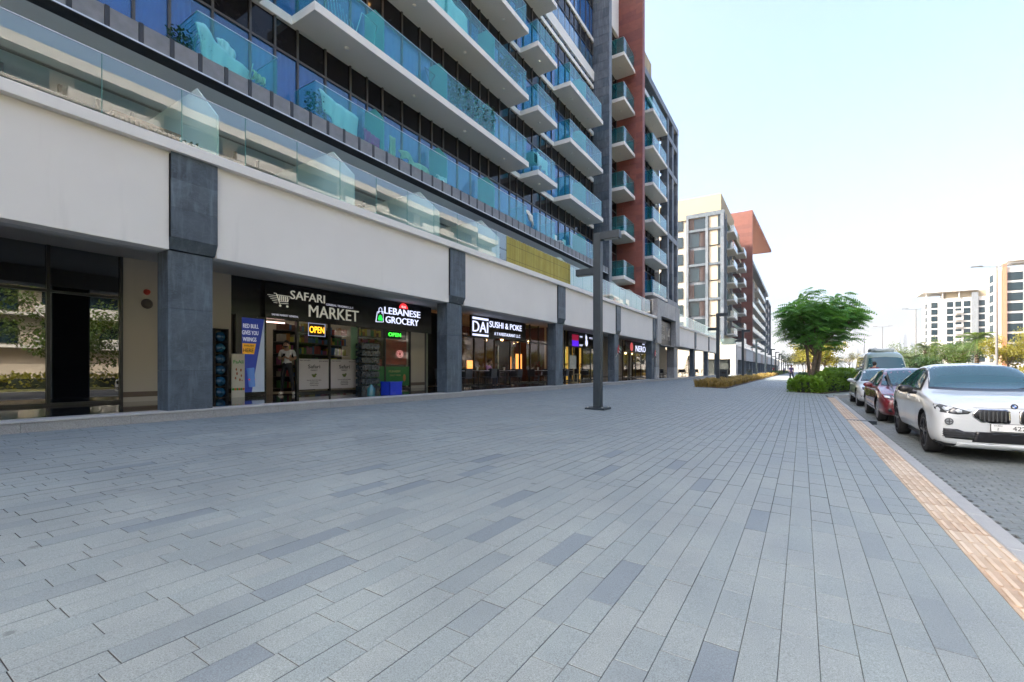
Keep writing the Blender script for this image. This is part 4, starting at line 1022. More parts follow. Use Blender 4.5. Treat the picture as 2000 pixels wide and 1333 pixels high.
def plantpot(x, y, z, r, h, label, n=260, leaf=.10, col='balcony_leaf'):
    t = thing('potted_plant', label, 'plant', (x, y, z)); put('pot', MB().tube([(x,y,z),(x,y,z+.28)], [.11,.15], 12), plain('planter_grey', (.25,.25,.25), .7), t)
    b = MB()
    for k in range(n):
        a = random.uniform(0,6.28); q = random.random()**.6; p = Vector((x+r*q*math.cos(a), y+r*q*math.sin(a), z+.3+h*random.random()))
        d_ = Vector((random.uniform(-1,1),random.uniform(-1,1),random.uniform(-.7,.6))).normalized()*leaf; w = d_.cross(Vector((.2,.1,1))).normalized()*leaf*.28
        b.add([p-d_*.5, p+w, p+d_*.5, p-w], [(0,1,2,3)])
    put('foliage', b, plain(col, (.035,.10,.025), .6, var=.3, scale=8), t); return t
plantpot(-12.2, 4.95, 8.37, .28, .5, 'dark green pot plant at the left corner of the leftmost balcony')
plantpot(-12.1, 8.35, 8.37, .30, .75, 'bushy green plant at the left corner of the long lower balcony')
plantpot(-11.3, 4.72, 5.16, .30, .75, 'green pot plant on the terrace beside the first frosted divider', 400)
for i, yy in enumerate((14.5,15.1,15.7,16.4,17.0)): plantpot(-12.0, yy, 11.7, .36, 1.0, ('leftmost','second','middle','fourth','rightmost')[i]+' of the leafy plants lined up on the second long balcony', 420, .12)
for i, yy in enumerate((18.3, 19.2)): plantpot(-12.0, yy, 15.05, .3, .8, ('left','right')[i]+' plant behind the glass near the end of the third long balcony', 260, .12)
t = thing('wire_rack', 'white folding wire rack leaning on the second long balcony', 'drying rack', (-12.0, 9.3, 11.69))
for k in range(10): put('rack_rail', MB().tube([(-11.95,8.5+k*.12,12.8-k*.07),(-12.25,8.9+k*.12,11.75)], .006, 5), wh, t)
put('rack_frame', MB().tube([(-11.9,9.6,11.7),(-11.9,9.9,12.7),(-11.9,10.5,12.65),(-11.9,10.35,11.7)], .014, 6), wh, t)
t = thing('folded_airer', 'dark folded clothes airer behind the second green divider', 'drying rack', (-12.0, 12.9, 11.7))
put('airer_frame', MB().tube([(-12.1,12.95,11.75),(-12.1,13.6,12.75),(-12.1,13.0,12.75),(-12.1,13.7,11.75)], .014, 6), dk, t)
# terrace furniture
t = thing('slatted_table', 'brown slatted wooden table edge showing above the terrace coping', 'table', (-11.0, 3.6, 5.15)); wd = plain('teak', (.22,.10,.05), .6, var=.2, scale=12)
for k in range(14): put('slat', MB().box(-10.9+.0,-10.6,3.25+k*.075,3.30+k*.075,5.86,5.98), wd, t)
put('frame', MB().box(-10.92,-10.58,3.2,4.3,5.98,6.02).box(-10.92,-10.58,3.2,4.3,5.80,5.85), wd, t)
for yy in (3.25,4.25): put('leg', MB().box(-10.8,-10.74,yy-.03,yy+.03,5.15,5.80), wd, t)
t = thing('reed_screen', 'yellow reed screen tied along the terrace glass', 'screen', (-10.48, 19.2, 5.7))
rd = [plain('reed_a', (.40,.33,.06), .8), plain('reed_b', (.34,.27,.05), .8), plain('reed_c', (.46,.40,.10), .8)]
y = 16.1; k = 0
while y < 22.3 and k < 290:
    if k < 2: pass
    put('reed', MB().box(-10.41, -10.400+random.uniform(0,.006), y, y+.0205, 5.71, 6.85+random.uniform(-.03,.03)), random.choice(rd), t); y += .0215; k += 1
put('tie', MB().box(-10.398,-10.392,16.1,22.3,5.95,5.96).box(-10.398,-10.392,16.1,22.3,6.55,6.56), M['blackm'], t)
# lit bulbs under two balconies
for i, (yy, zz) in enumerate(((10.9,14.77),(12.2,14.77))): pass
for i, (yy, xx) in enumerate(((11.0,-12.55),(11.55,-12.05))):
    t = tag(put('ceiling_lamp', MB().cyl((xx,yy,14.73), .07, .05, 'z', 12), E_('lamp_lit', (1,.55,.2), 3)), ('dim','bright')[i]+' round lit lamp under the third level balcony', 'lamp', 'lit balcony lamps')
# chairs on the ledge terrace right
for i, yy in enumerate((24.4, 25.6)):
    t = thing('garden_chair', ('left','right')[i]+' of two pale plastic chairs on the lower right balcony', 'chair', (-12.1, yy, 8.37), 0, 'pale plastic balcony chairs')
    put('seat', MB().box(-12.35,-11.9,yy-.22,yy+.22,8.78,8.82), wh, t, bevel=.01); put('backrest', MB().box(-12.38,-12.34,yy-.22,yy+.22,8.82,9.25), wh, t, bevel=.01)
    for sx in (-12.34,-11.92):
        for sy in (-.2,.2): put('leg', MB().box(sx-.02,sx+.02,yy+sy-.02,yy+sy+.02,8.37,8.78), wh, t)
# ================================================================== PLAZA LAMPS AND BINS
random.seed(5)
def make_lamp():
    t = thing('street_lamp', 'x', 'street lamp')
    m = M['lamp']
    put('post', MB().box(-.11,.11,-.11,.11,.05,5.05), m, t, bevel=.012)
    put('upper_arm', MB().box(-.11,.66,-.10,.10,4.86,5.08), m, t, bevel=.01)
    put('lower_arm', MB().box(-.66,-.11,-.10,.10,3.90,4.09), m, t, bevel=.01)
    put('base_plate', MB().box(-.29,.29,-.29,.29,0,.055), m, t, bevel=.008)
    put('light_panel', MB().box(.2,.6,-.07,.07,4.852,4.858).box(-.6,-.2,-.07,.07,3.892,3.898), flat('lamp_diffuser', (.55,.55,.52)), t)
    for sx in (-.22,.22):
        for sy in (-.22,.22): put('bolt', MB().cyl((sx,sy,.055), .02, .03, 'z', 6), M['steel'], t)
    return t
L0 = make_lamp()
lampY = [12.6, 35, 51, 67, 84, 101, 118, 135, 152, 170, 190, 212]
ordn = ['nearest and largest','second nearest, at the near end of the grass strip','third nearest, rising from the middle of the grass strip','fourth nearest','fifth nearest','sixth nearest','seventh','eighth','ninth','tenth','eleventh','farthest']
for i, yy in enumerate(lampY):
    x = -5.0
    o = L0 if i == 0 else dup(L0, (x, yy, gz(x)), 0)
    if i == 0: o.location = (x, yy, gz(x))
    o['label'] = 'dark square two-armed plaza lamp post, '+ordn[i]; o['group'] = 'dark plaza lamp posts in a row'
# bins beyond the second lamp
def bin_(x, y, lab):
    t = thing('litter_bin', lab, 'bin', (x, y, gz(x))); put('body', MB().box(x-.28,x+.28,y-.28,y+.28,gz(x),1.1+gz(x)), M['lamp'], t, bevel=.02); put('lid', MB().box(x-.31,x+.31,y-.31,y+.31,1.12+gz(x),1.17+gz(x)), M['blackm'], t, bevel=.01)
    put('opening', MB().box(x-.15,x+.15,y-.285,y-.281,.8+gz(x),.95+gz(x)), M['black'], t)
bin_(-5.4, 41, 'dark square litter bin behind the second plaza lamp')
bin_(-5.1, 59, 'dark litter bin far along the grass strip by the third lamp')

# ================================================================== PLANTING
def leafm(name, col, trans, var=.35, scale=3.0, rough=.5):
    m, t, b, o = nt(name)
    f = noise(t, scale, 3); f2 = noise(t, 60, 1)
    lo = tuple(c*(1-var) for c in col); hi = tuple(min(1, c*(1+var)) for c in col)
    c = mixc(t, .3, ramp(t, f, [(.3, lo), (.7, hi)]), ramp(t, f2, [(.35, lo), (.65, hi)]))
    t.links.new(c, b.inputs['Base Color']); b.inputs['Roughness'].default_value = rough
    tl = t.nodes.new('ShaderNodeBsdfTranslucent'); tl.inputs[0].default_value = (*trans, 1)
    mx = t.nodes.new('ShaderNodeMixShader'); mx.inputs[0].default_value = .38
    t.links.new(b.outputs[0], mx.inputs[1]); t.links.new(tl.outputs[0], mx.inputs[2]); t.links.new(mx.outputs[0], o.inputs[0])
    return m
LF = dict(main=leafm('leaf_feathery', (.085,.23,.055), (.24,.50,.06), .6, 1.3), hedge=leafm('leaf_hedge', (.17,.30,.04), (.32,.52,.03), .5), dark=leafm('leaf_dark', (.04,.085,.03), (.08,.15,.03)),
          yel=leafm('leaf_golden', (.20,.19,.025), (.42,.36,.03)), mid=leafm('leaf_mid', (.075,.125,.03), (.18,.24,.03)), palm=leafm('leaf_palm', (.075,.10,.045), (.12,.16,.05)),
          grass=leafm('grass_ochre', (.38,.26,.075), (.42,.30,.08), .5, 2.6), bark=plain('bark', (.17,.125,.09), .9, var=.3, scale=9, bstr=.5, bscale=30), barkd=plain('bark_dark2', (.09,.065,.045), .9, var=.3, scale=9))
def rv(s=1): 
    while True:
        v = Vector((random.uniform(-1,1), random.uniform(-1,1), random.uniform(-1,1)))
        if .01 < v.length < 1: return v.normalized()*s
def leaf(b, p, d, w, l, mi=0):
    """one folded leaf"""
    s_ = d.cross(Vector((random.uniform(-.3,.3), random.uniform(-.3,.3), 1)))
    if s_.length < 1e-3: return
    s_ = s_.normalized()*w; d = d.normalized()*l
    b.add([p, p+d*.5+s_, p+d, p+d*.5-s_], [(0,1,2,3)], mi)
def broadleaf(label, x, y, z0, H, R_, th, mat, n=2600, seed=1, group=None, lsz=.10, flatten=.6, name='broadleaf_tree', trunkr=.12, leany=0):
    random.seed(seed)
    t = thing(name, label, 'tree', (x, y, z0), 0, group); tr = MB(); tips = []
    base = Vector((x, y, z0)); top = base+Vector((random.uniform(-.1,.1), random.uniform(-.1,.1)+leany, th))
    tr.tube([base, base+(top-base)*.5+Vector((.04,0,0)), top], [trunkr*1.25, trunkr, trunkr*.85], 8)
    cz = z0+th+(H-th)*.5; nb = 7
    for k in range(nb):
        a = 6.283*k/nb+random.uniform(-.3,.3); rr = R_*random.uniform(.55,.85); zz = z0+th+(H-th)*random.uniform(.25,.85)
        e = Vector((x+rr*math.cos(a), y+rr*math.sin(a), zz)); m_ = top*.55+e*.45+Vector((0,0,.15*(H-th)))
        tr.tube([top, m_, e], [trunkr*.5, trunkr*.28, trunkr*.1], 5, cap=False)
        for q in range(3):
            e2 = e+rv(R_*.35); tr.tube([m_*.4+e*.6, e2], [trunkr*.16, trunkr*.05], 4, cap=False); tips.append(e2)
        tips.append(e); tips.append(m_)
    for k in range(10): tips.append(Vector((x, y, cz))+Vector((random.gauss(0,R_*.35), random.gauss(0,R_*.35), random.gauss(0,(H-th)*.22))))
    put('trunk', tr, LF['bark'], t)
    b = MB(); per = n//len(tips)
    for tp in tips:
        cr = R_*random.uniform(.22,.38)
        for _ in range(per):
            o = rv(1)*random.random()**.45*cr; o.z *= flatten; p = tp+o
            d = (o.normalized() if o.length > 0 else rv())+rv(.7); d.z -= .2; leaf(b, p, d, lsz*random.uniform(.25,.4), lsz*random.uniform(.8,1.3))
    put('crown', b, mat, t, kind='stuff'); return t
# the feathery shade tree in the hedge bed
random.seed(11)
t = thing('shade_tree', 'wide feathery green shade tree rising from the clipped hedge bed', 'tree', (.55, 33.4, -.02))
tr = MB(); bx, by = .55, 33.4; tips = []
for (dx, dy, ex, ey, ez, r_) in ((0,0,.15,.1,2.3,.14),(.20,.1,.52,.3,3.7,.10),(-.15,.05,-.42,-.2,3.6,.09)):
    tr.tube([(bx+dx,by+dy,-.1),(bx+dx*1.1,by+dy,1.0),(bx+ex,by+ey,ez)], [r_*1.2, r_, r_*.8], 9)
top = Vector((bx+.1, by, 2.25))
for k in range(15):
    a = 6.283*k/15+random.uniform(-.2,.2); rr = random.uniform(1.1,2.2); ez = 2.9+random.random()**.8*2.7*(1-.25*(rr/2.6)**2)
    e = Vector((bx+.25+rr*math.cos(a), by+rr*math.sin(a), ez)); m_ = top*.5+e*.5+Vector((0,0,.25))
    tr.tube([top+rv(.12), m_, e], [.055,.035,.012], 6, cap=False); tips += [e, m_+rv(.3)]
    for q in range(4):
        e2 = m_*.35+e*.65+rv(.75); e2.z = max(e2.z, 2.55); tr.tube([m_*.5+e*.5, e2], [.018,.006], 4, cap=False); tips.append(e2)
put('trunk', tr, LF['bark'], t)
for k in range(85):
    v = rv(1)*random.random()**.4; aa = math.atan2(v.y, v.x); v = v*(.86+.22*math.sin(3*aa+1.0)+.14*math.sin(5*aa+v.z*4)); p = Vector((bx+.1+v.x*2.15, by+v.y*2.1, 4.05+v.z*1.85)); 
    if p.z < 3.0: p.x = bx+.2+(p.x-bx)*.8
    tips.append(p)
b = MB()
for tp in tips:
    for _ in range(17):
        a = random.uniform(0, 6.283); d = Vector((math.cos(a), math.sin(a), random.uniform(-.45,.35))).normalized(); outw = Vector((tp.x-bx, tp.y-by, .2)); 
        d = (d+outw.normalized()*.6).normalized(); Lf = random.uniform(.38,.68); p0 = tp+rv(.42)*random.random()**.5; tilt = random.uniform(-.9,.9); sd = (d.cross(Vector((0,0,1))).normalized()*math.cos(tilt)+Vector((0,0,1))*math.sin(tilt)).normalized()
        for q in range(7):
            f = q/6; c_ = p0+d*Lf*f+Vector((0,0,-.16*f*f)); wl_ = .115*(1-.55*abs(f-.45)*1.6)
            for s_ in (-1, 1):
                tipp = c_+sd*s_*wl_+d*.03+Vector((0,0,-.02)); b.add([c_-d*.03, tipp-d*.022, tipp+d*.022, c_+d*.034], [(0,1,2,3)])
put('crown', b, LF['main'], t, kind='stuff')
# clipped hedge bed
def hedge(name, label, poly, h, mat, n, seed, lsz=.075, zf=lambda x: 0.0, cat='hedge', group=None, noise_=.12):
    random.seed(seed); t = thing(name, label, cat, (sum(p[0] for p in poly)/len(poly), sum(p[1] for p in poly)/len(poly), 0), 0, group)
    xs = [p[0] for p in poly]; ys_ = [p[1] for p in poly]
    def inside(x, y):
        c = False; j = len(poly)-1
        for i in range(len(poly)):
            if (poly[i][1] > y) != (poly[j][1] > y) and x < (poly[j][0]-poly[i][0])*(y-poly[i][1])/(poly[j][1]-poly[i][1])+poly[i][0]: c = not c
            j = i
        return c
    core_ = MB(); cxm, cym = sum(xs)/len(xs), sum(ys_)/len(ys_)
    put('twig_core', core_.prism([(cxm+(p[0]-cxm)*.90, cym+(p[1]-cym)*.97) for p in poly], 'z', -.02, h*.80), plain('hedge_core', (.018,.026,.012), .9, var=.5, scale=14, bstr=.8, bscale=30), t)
    b = MB(); per = 0
    ed = [(poly[i], poly[(i+1) % len(poly)]) for i in range(len(poly))]; tot = sum(math.hypot(q[0]-p[0], q[1]-p[1]) for p, q in ed)
    area = (max(xs)-min(xs))*(max(ys_)-min(ys_))
    for k in range(n):
        if random.random() < .5:
            r_ = random.uniform(0, tot)
            for p, q in ed:
                l = math.hypot(q[0]-p[0], q[1]-p[1])
                if r_ < l: break
                r_ -= l
            f = r_/l; nx, ny = (q[1]-p[1])/l, -(q[0]-p[0])/l; z = random.random()**.9*h; off = (math.sin((p[0]+f*9)*3+z*5)+math.sin(f*l*4.1))*.5*noise_
            P = Vector((p[0]+(q[0]-p[0])*f-nx*off*1, p[1]+(q[1]-p[1])*f-ny*off, z)); d = Vector((nx, ny, .5))
            cx_, cy_ = P.x-cxm, P.y-cym
            if d.x*cx_+d.y*cy_ < 0: d.x, d.y = -d.x, -d.y
        else:
            P = None
            for _ in range(20):
                x, y = random.uniform(min(xs), max(xs)), random.uniform(min(ys_), max(ys_))
                if inside(x, y): P = Vector((x, y, h*(.92+.10*math.sin(x*2.3+y*1.7)+.09*math.sin(x*5+y*4.2))+random.uniform(-.10,.12))); break
            if P is None: continue
            d = Vector((0, 0, 1))
        P.z += zf(P.x); leaf(b, P+rv(.05), d+rv(1.0), lsz*random.uniform(.3,.45), lsz*random.uniform(.8,1.3))
    put('foliage', b, mat, t, kind='stuff'); return t
struct('bay_end_paving', MB().prism([(1.30,27.0),(1.42,28.0),(1.9,28.5),(2.75,29.75),(3.25,31.3),(3.6,33),(3.65,44.1),(-.36,44.1),(-.36,30.3),(-.36,27.0)], 'z', -.3, -.045), M['pav_b'])
struct('planting_bed', MB().prism([(-.35,30.4),(.95,30.4),(2.7,36),(3.55,44),(3.55,120),(-.35,120)], 'z', -.1, .02), M['soil'])
hedge('clipped_hedge', 'low shaded clump of hedge in front of the shade tree trunk', [(-.3,30.6),(.9,30.6),(.85,33.3),(-.3,33.6)], .72, LF['hedge'], 12000, 3, .13, noise_=.4)
hedge('clipped_hedge', 'tall bright green clipped hedge behind the parked white sedan', [(1.0,31.2),(2.6,36.3),(3.5,45),(1.7,46),(1.2,36)], 1.12, LF['hedge'], 24000, 4, .13, noise_=.45)
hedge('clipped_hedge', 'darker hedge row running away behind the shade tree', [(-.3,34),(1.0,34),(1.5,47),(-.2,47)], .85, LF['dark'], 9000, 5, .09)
# ochre grass strips under the lamps
def tuft_row(name, label, x0, x1, y0, y1, n, h, mat, seed, blades=26, gr='strips of ochre grass along the plaza'):
    random.seed(seed); t = tag(put(name, MB().box(x0, x1, y0, y1, -.1, gz((x0+x1)/2)+.03), M['soil']), label, 'grass strip', gr)
    b = MB()
    for k in range(n):
        cx, cy_ = random.uniform(x0+.1, x1-.1), random.uniform(y0+.1, y1-.1); hh = h*random.uniform(.55,1.2)
        for q in range(blades):
            a = random.uniform(0, 6.283); r_ = random.uniform(.03,.24)*hh/.45; p = Vector((cx+random.uniform(-.05,.05), cy_+random.uniform(-.05,.05), gz(cx)))
            m_ = p+Vector((math.cos(a)*r_*.45, math.sin(a)*r_*.45, hh*random.uniform(.55,.8))); e = p+Vector((math.cos(a)*r_*1.1, math.sin(a)*r_*1.1, hh*random.uniform(.5,1.0))); w = Vector((-math.sin(a), math.cos(a), 0))*.017
            b.add([p-w, p+w, m_+w, m_-w, e], [(0,1,2,3),(3,2,4)])
    put('grass', b, mat, t, kind='stuff'); return t
tuft_row('grass_strip', 'nearest ochre ornamental grass strip around the second plaza lamp', -6.0, -3.95, 31.2, 46, 560, .55, LF['grass'], 1)
tuft_row('grass_strip', 'middle ochre grass strip by the third plaza lamp', -6.0, -4.0, 46.5, 66, 420, .58, LF['grass'], 2, 20)
tuft_row('grass_strip', 'far sunlit ochre grass strip', -6.0, -4.1, 68, 110, 420, .6, LF['grass'], 3, 14)
hedge('far_hedge', 'low green hedge strip far along the plaza lamps', [(-6,113),(-4.2,113),(-4.2,190),(-6,190)], .7, LF['mid'], 3500, 9, .25)
# trees ahead along the plaza and in the central reservation
yl = [(1.2,88,5.6,2.6),(.8,104,6.2,3.0),(2.0,122,6.5,3.2),(0.2,142,6.5,3.4),(2.4,165,7,3.6),(-3.2,150,6,3),(1,200,7.5,4),(-1.5,240,8,5),(2.4,70,4.6,2.2)]
for i, (x, y, H, r_) in enumerate(yl):
    broadleaf('golden sunlit tree far down the plaza, '+('nearest','second','third','fourth','fifth','sixth','seventh','farthest','small one behind the shade tree')[i]+' of its row', x, y, 0, H, r_, H*.36, LF['yel'] if i != 5 else LF['mid'], 2600, 40+i, 'golden trees beyond the shade tree', .24)
med = [(12.5,75,2.6,1.8,'dark','small dark green tree right of the minibus'),(15.4,76,4.6,2.3,'mid','deep green bushy tree left of the tall palm'),(17.6,96,5.6,2.6,'mid','mid green tree just behind the tall palm'),
       (19.2,72,5.2,2.3,'yel','golden tree right of the tall palm'),(21.3,73,5.4,2.6,'yel','golden flat crowned tree near the right edge'),(23.2,71,5.6,2.8,'yel','golden tree at the right edge of the view'),
       (18,84,5,2.6,'dark','dark tree behind the left palm'),(15.5,110,6,3,'mid','mid green tree beside the far street lights'),(19,130,6,3,'mid','hazy green tree left of the minibus roof'),(12,170,7,3.4,'yel','golden tree far off above the white sedan roof'),
       (26,84,6,3.4,'dark','dark tree before the pale apartment block'),(33,90,6,3.4,'yel','golden tree before the red edged block'),(12.4,120,5,2.4,'dark','small dark roadside tree far off left of the minibus')]
for i, (x, y, H, r_, mt, lab) in enumerate(med): broadleaf(lab, x, y, 0, H, r_, H*.34, LF[mt], 3400, 70+i, None, .2)
# golden hedge behind the cars
hedge('roadside_hedge', 'long golden sunlit hedge across the road behind the parked cars', [(18.5,56),(34,56),(38,70),(38,74),(20,74)], 1.5, LF['yel'], 9000, 12, .22)
hedge('roadside_hedge', 'lower golden hedge between the road and the far street lights', [(14.4,64),(18.0,64),(18.0,150),(14.4,150)], 1.0, LF['yel'], 6000, 13, .26)
hedge('roadside_hedge', 'green hedge at the right edge behind the white car', [(14.2,36),(21,36),(21,44),(14.2,44)], .8, LF['mid'], 4000, 14, .16)
def palm(label, x, y, th, fl, seed, nf=22, mat='palm'):
    random.seed(seed); t = thing('palm_tree', label, 'palm tree', (x, y, 0), 0, None); tr = MB()
    tr.tube([(x,y,-.1),(x+.08,y,th*.5),(x+.05,y,th)], [.26,.19,.22], 10)
    for k in range(int(th*4)): tr.tube([(x+.05,y,.1+k*.25),(x+.05,y,.2+k*.25)], [.23,.20], 8, cap=False)
    put('trunk', tr, LF['bark'], t); b = MB()
    for k in range(nf):
        a = random.uniform(0,6.283); el = random.uniform(-.5,1.15); d = Vector((math.cos(a)*math.cos(el), math.sin(a)*math.cos(el), math.sin(el))); p = Vector((x+.05, y, th)); L_ = fl*random.uniform(.8,1.1)
        N = 13; prev = p
        for q in range(1, N+1):
            f = q/N; c_ = p+d*L_*f+Vector((0,0,-1.0*L_*.55*f*f)); ax = (c_-prev).normalized(); sd = ax.cross(Vector((0,0,1)))
            if sd.length < .01: sd = Vector((1,0,0))
            sd.normalize(); w = fl*.26*math.sin(.35+2.5*f)+.05
            for s_ in (-1,1):
                e = c_+sd*s_*w+ax*w*.5+Vector((0,0,-w*.45)); b.add([c_-ax*.05, c_+ax*.05, e], [(0,1,2)])
            b.add([prev+sd*.02, c_+sd*.02, c_-sd*.02, prev-sd*.02], [(0,1,2,3)]); prev = c_
    put('crown', b, LF[mat], t, kind='stuff')
palm('tall date palm with a thick trunk before the pale block', 17.3, 75, 4.9, 2.4, 3, 30, 'mid')
palm('date palm left of the deep green trees', 14.6, 86, 4.4, 2.3, 4, 26)
palm('palm right behind the minibus roof', 12.0, 80, 2.6, 2.2, 5, 26)
palm('small palm beyond the minibus, right of its roof', 13.2, 86, 2.7, 2.0, 6, 22)
palm('lone palm far beyond the white sedan', 7.6, 150, 3.6, 3.0, 7, 24)
# ================================================================== STREET LIGHTS
def make_sl():
    t = thing('street_light', 'x', 'street light'); m = plain('galvanised', (.20,.20,.20), .5, .3)
    put('column', MB().tube([(0,0,0),(0,0,12)], [.13,.07], 8), m, t); put('bracket', MB().tube([(-1.7,0,12.1),(0,0,11.9),(1.7,0,12.1)], .04, 6), m, t)
    for s_ in (-1,1): put('lamp_head', MB().box(s_*1.5-.45, s_*1.5+.45, -.16,.16,12.05,12.17), m, t, bevel=.03)
    return t
S0 = make_sl()
for i in range(6):
    o = S0 if i == 0 else dup(S0, (17.0, 67+40*i, 0), 0)
    if i == 0: o.location = (17.0, 67, 0)
    o['label'] = 'tall two-headed street light, '+('nearest, before the red edged block','second nearest, left of the pale block','third','fourth','fifth','farthest')[i]+' in the road row'; o['group'] = 'tall street lights along the road'

# ================================================================== OTHER BUILDINGS
random.seed(31)
hz = plaster_mat('far_white', (.46,.45,.43), .05); hc = plaster_mat('far_cream', (.40,.355,.285), .08); rd2 = [stone_mat('far_red_stone', (.15,.052,.038), 1.2, .15, .7, False), stone_mat('far_red_stone_dark', (.125,.043,.033), 1.2, .15, .7, False)]
wg = glassm('far_glass', (.20,.26,.30), .8, 0, (.02,.045,.06), .5, 1.6); dkst = M['slated']
b2 = thing('apartment_building', 'second apartment block down the plaza with a red fin and jutting red canopy', 'building', (-14, 150, .3))
put('wall', MB().box(-34, -13.0, 95.3, 205, .3, 30.6), hc, b2)
put('roof', MB().box(-34, -12.6, 95, 128, 30.62, 31.3), scr, b2)
lv2 = [8.08+3.35*k for k in range(7)]
# end wall facing the plaza's near end
put('dark_cladding', MB().box(-18.85, -15.75, 95.26, 95.29, 6, 30.6), M['tower_st'], b2)
for k in range(-4, 7):
    if k % 2 == 0 or k == 6: put('frame_beam', MB().box(-19.3, -12.5, 94.7, 95.0, 8.08+3.35*k-.2, 8.08+3.35*k+.25), dkst, b2) if k >= 0 else None
put('frame_beam', MB().box(-19.3, -12.5, 94.7, 95.0, 30.7, 31.5), dkst, b2)
for a, b_ in ((-19.3,-18.85),(-15.75,-15.25),(-13.1,-12.5)): 
    for k in range(11): put('frame_stone', MB().box(a, b_, 94.62, 95.05, 6.5+k*2.2+.01, 6.5+(k+1)*2.2-.01), random.choice([M['tower_st'], M['slated']]), b2)
for k, z in enumerate(lv2[:7]):
    w0, w1 = (-18.8, -16.9) if k % 2 else (-17.9, -15.8)
    put('window', MB().box(w0, w1, 95.1, 95.25, z+.3, z+3.0), wg, b2); put('window', MB().box(-14.9, -13.3, 95.28, 95.29, z+.2, z+.3), wg, b2)
    f0 = -16.8 if k % 2 else -18.75
    for q in range(4): put('screen_fin', MB().box(f0+q*.24, f0+q*.24+.07, 94.9, 95.1, z+.25, z+3.1), plain('brown_fin', (.16,.075,.05), .6), b2)
    put('panel', MB().box(-15.2, -13.6, 94.95, 95.28, z+.3, z+3.3), plaster_mat('end_panel_cream', (.36,.31,.24), .05) if k == 0 else bpy.data.materials['end_panel_cream'], b2)
    put('corner_window', MB().box(-13.55, -13.12, 95.0, 95.28, z+.3, z+3.0), wg, b2)
    put('window', MB().box(-26, -20, 95.1, 95.29, z+.5, z+2.6), wg, b2)
    # street side
    put('window', MB().box(-13.0, -12.9, 97.3, 104.8, z+.2, z+3.0), wg, b2)
    bal = put('balcony', MB().box(-13, -11.3, 99.3, 105.4, z, z+.26), hz, b2); put('balcony_pane', MB().box(-11.36, -11.33, 99.4, 105.3, z+.26, z+1.4), M['glass'], bal); put('balcony_pane', MB().box(-12.9, -11.37, 99.4, 99.43, z+.26, z+1.4), M['glass'], bal)
    z2 = z-1.2
    if k < 7:
        bal = put('balcony', MB().box(-13, -10.9, 113.5, 119, z2, z2+.26), hz, b2); put('balcony_pane', MB().box(-10.96, -10.93, 113.6, 118.9, z2+.26, z2+1.4), M['glass'], bal); put('balcony_pane', MB().box(-12.9, -10.97, 113.6, 113.63, z2+.26, z2+1.4), M['glass'], bal)
    put('window', MB().box(-13.0, -12.9, 106.5, 128, z+.2, z+2.8), wg, b2)
    for yy in (95.4, 98.2, 106.2): put('frame_pillar', MB().box(-13.0, -12.45, yy, yy+.5, z, z+3.33), M['tower_st'], b2)
    # beyond the red fin
    if k < 6:
        put('window', MB().box(-13.0, -12.9, 131, 204, z+.2, z+2.8), wg, b2)
        a, b_ = (139, 188) if k < 4 else (158, 188)
        bal = put('balcony', MB().box(-13, -11.2, a, b_, z, z+.3), hz, b2); put('balcony_pane', MB().box(-11.28, -11.22, a, b_, z+.3, z+1.4), M['glass'], bal)
        for q in range(5): put('wall_pier', MB().box(-13, -12.4, 134+q*12, 135.2+q*12, z+.3, z+3.3), hz, b2)
        for q in range(3): put('end_balcony', MB().box(-13, -11.6, 194+q*9, 200+q*9, z, z+1.2), hz, b2)
for yy in (131, 190, 205, 222): put('frame_pillar', MB().box(-13.2, -11.2, yy, yy+1.5, 6, 30 if yy < 200 else 28.4), M['tower_st'], b2)
put('wall', MB().box(-34, -13.0, 205.2, 223, .3, 27.6), hc, b2)
for z in lv2[:6]: put('window', MB().box(-12.98, -12.9, 206, 222, z+.2, z+2.8), wg, b2)
put('frame_beam', MB().box(-13.2, -11.2, 130, 206, 29.6, 30.6), M['tower_st'], b2); put('frame_beam', MB().box(-13.2, -11.2, 206, 223.5, 27.6, 28.4), M['tower_st'], b2)
fin2 = put('red_fin', MB().box(-17.2, -10.55, 129.0, 130.4, 6, 41.0), rd2[0], b2)
for k in range(34): put('red_stone', MB().box(-17.2, -10.5, 128.97, 129.0, 6+k*1.02+.02, 6+(k+1)*1.02-.02), random.choice(rd2), fin2)
put('canopy', MB().prism([(-17.2,130.4),(-10.5,129),(-8.7,176),(-17.2,176)], 'z', 40.3, 41.1), M['redc'], b2)
for k in range(14): put('screen_panel', MB().box(-13.35, -13.25, 97+k*2.2, 99.1+k*2.2, 31.3, 35.4 if k < 9 else 34.4), scr, b2)
for k in range(4): put('screen_panel', MB().box(-21.3+k*2, -19.3+k*2, 96.9, 97.0, 31.3, 35.4), scr, b2)
put('roof_house', MB().box(-34, -13.6, 97.2, 127, 31.3, 35.0), scr, b2)
# its podium
for y0, y1 in ((93,99.2),): put('corner_pillar', MB().box(-11.2, -10.3, 93.0, 96.0, .3, 5.6), M['greyst'], b2)
put('fascia_panel', MB().box(-15.5, -11.22, 93.0, 93.4, 3.2, 5.6), hc, b2)
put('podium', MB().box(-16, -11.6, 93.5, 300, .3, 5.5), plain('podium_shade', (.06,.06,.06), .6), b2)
for k in range(22):
    y0 = 96.1+k*8.4; put('fascia_panel', MB().box(-11.4, -10.4, y0+.1, y0+8.2, 3.2, 5.6), hz if k % 3 != 1 else plain('wood_panel', (.30,.235,.19), .7), b2)
    put('column', MB().box(-11.3, -10.5, y0-.3, y0+.35, .3, 3.2), M['slate2'], b2); put('shop_pane', MB().box(-11.62, -11.58, y0+.4, y0+8.0, .5, 3.1), wg, b2)
    put('terrace_pane', MB().box(-10.6, -10.57, y0, y0+8.38, 5.85, 7.0), M['glass'], b2)
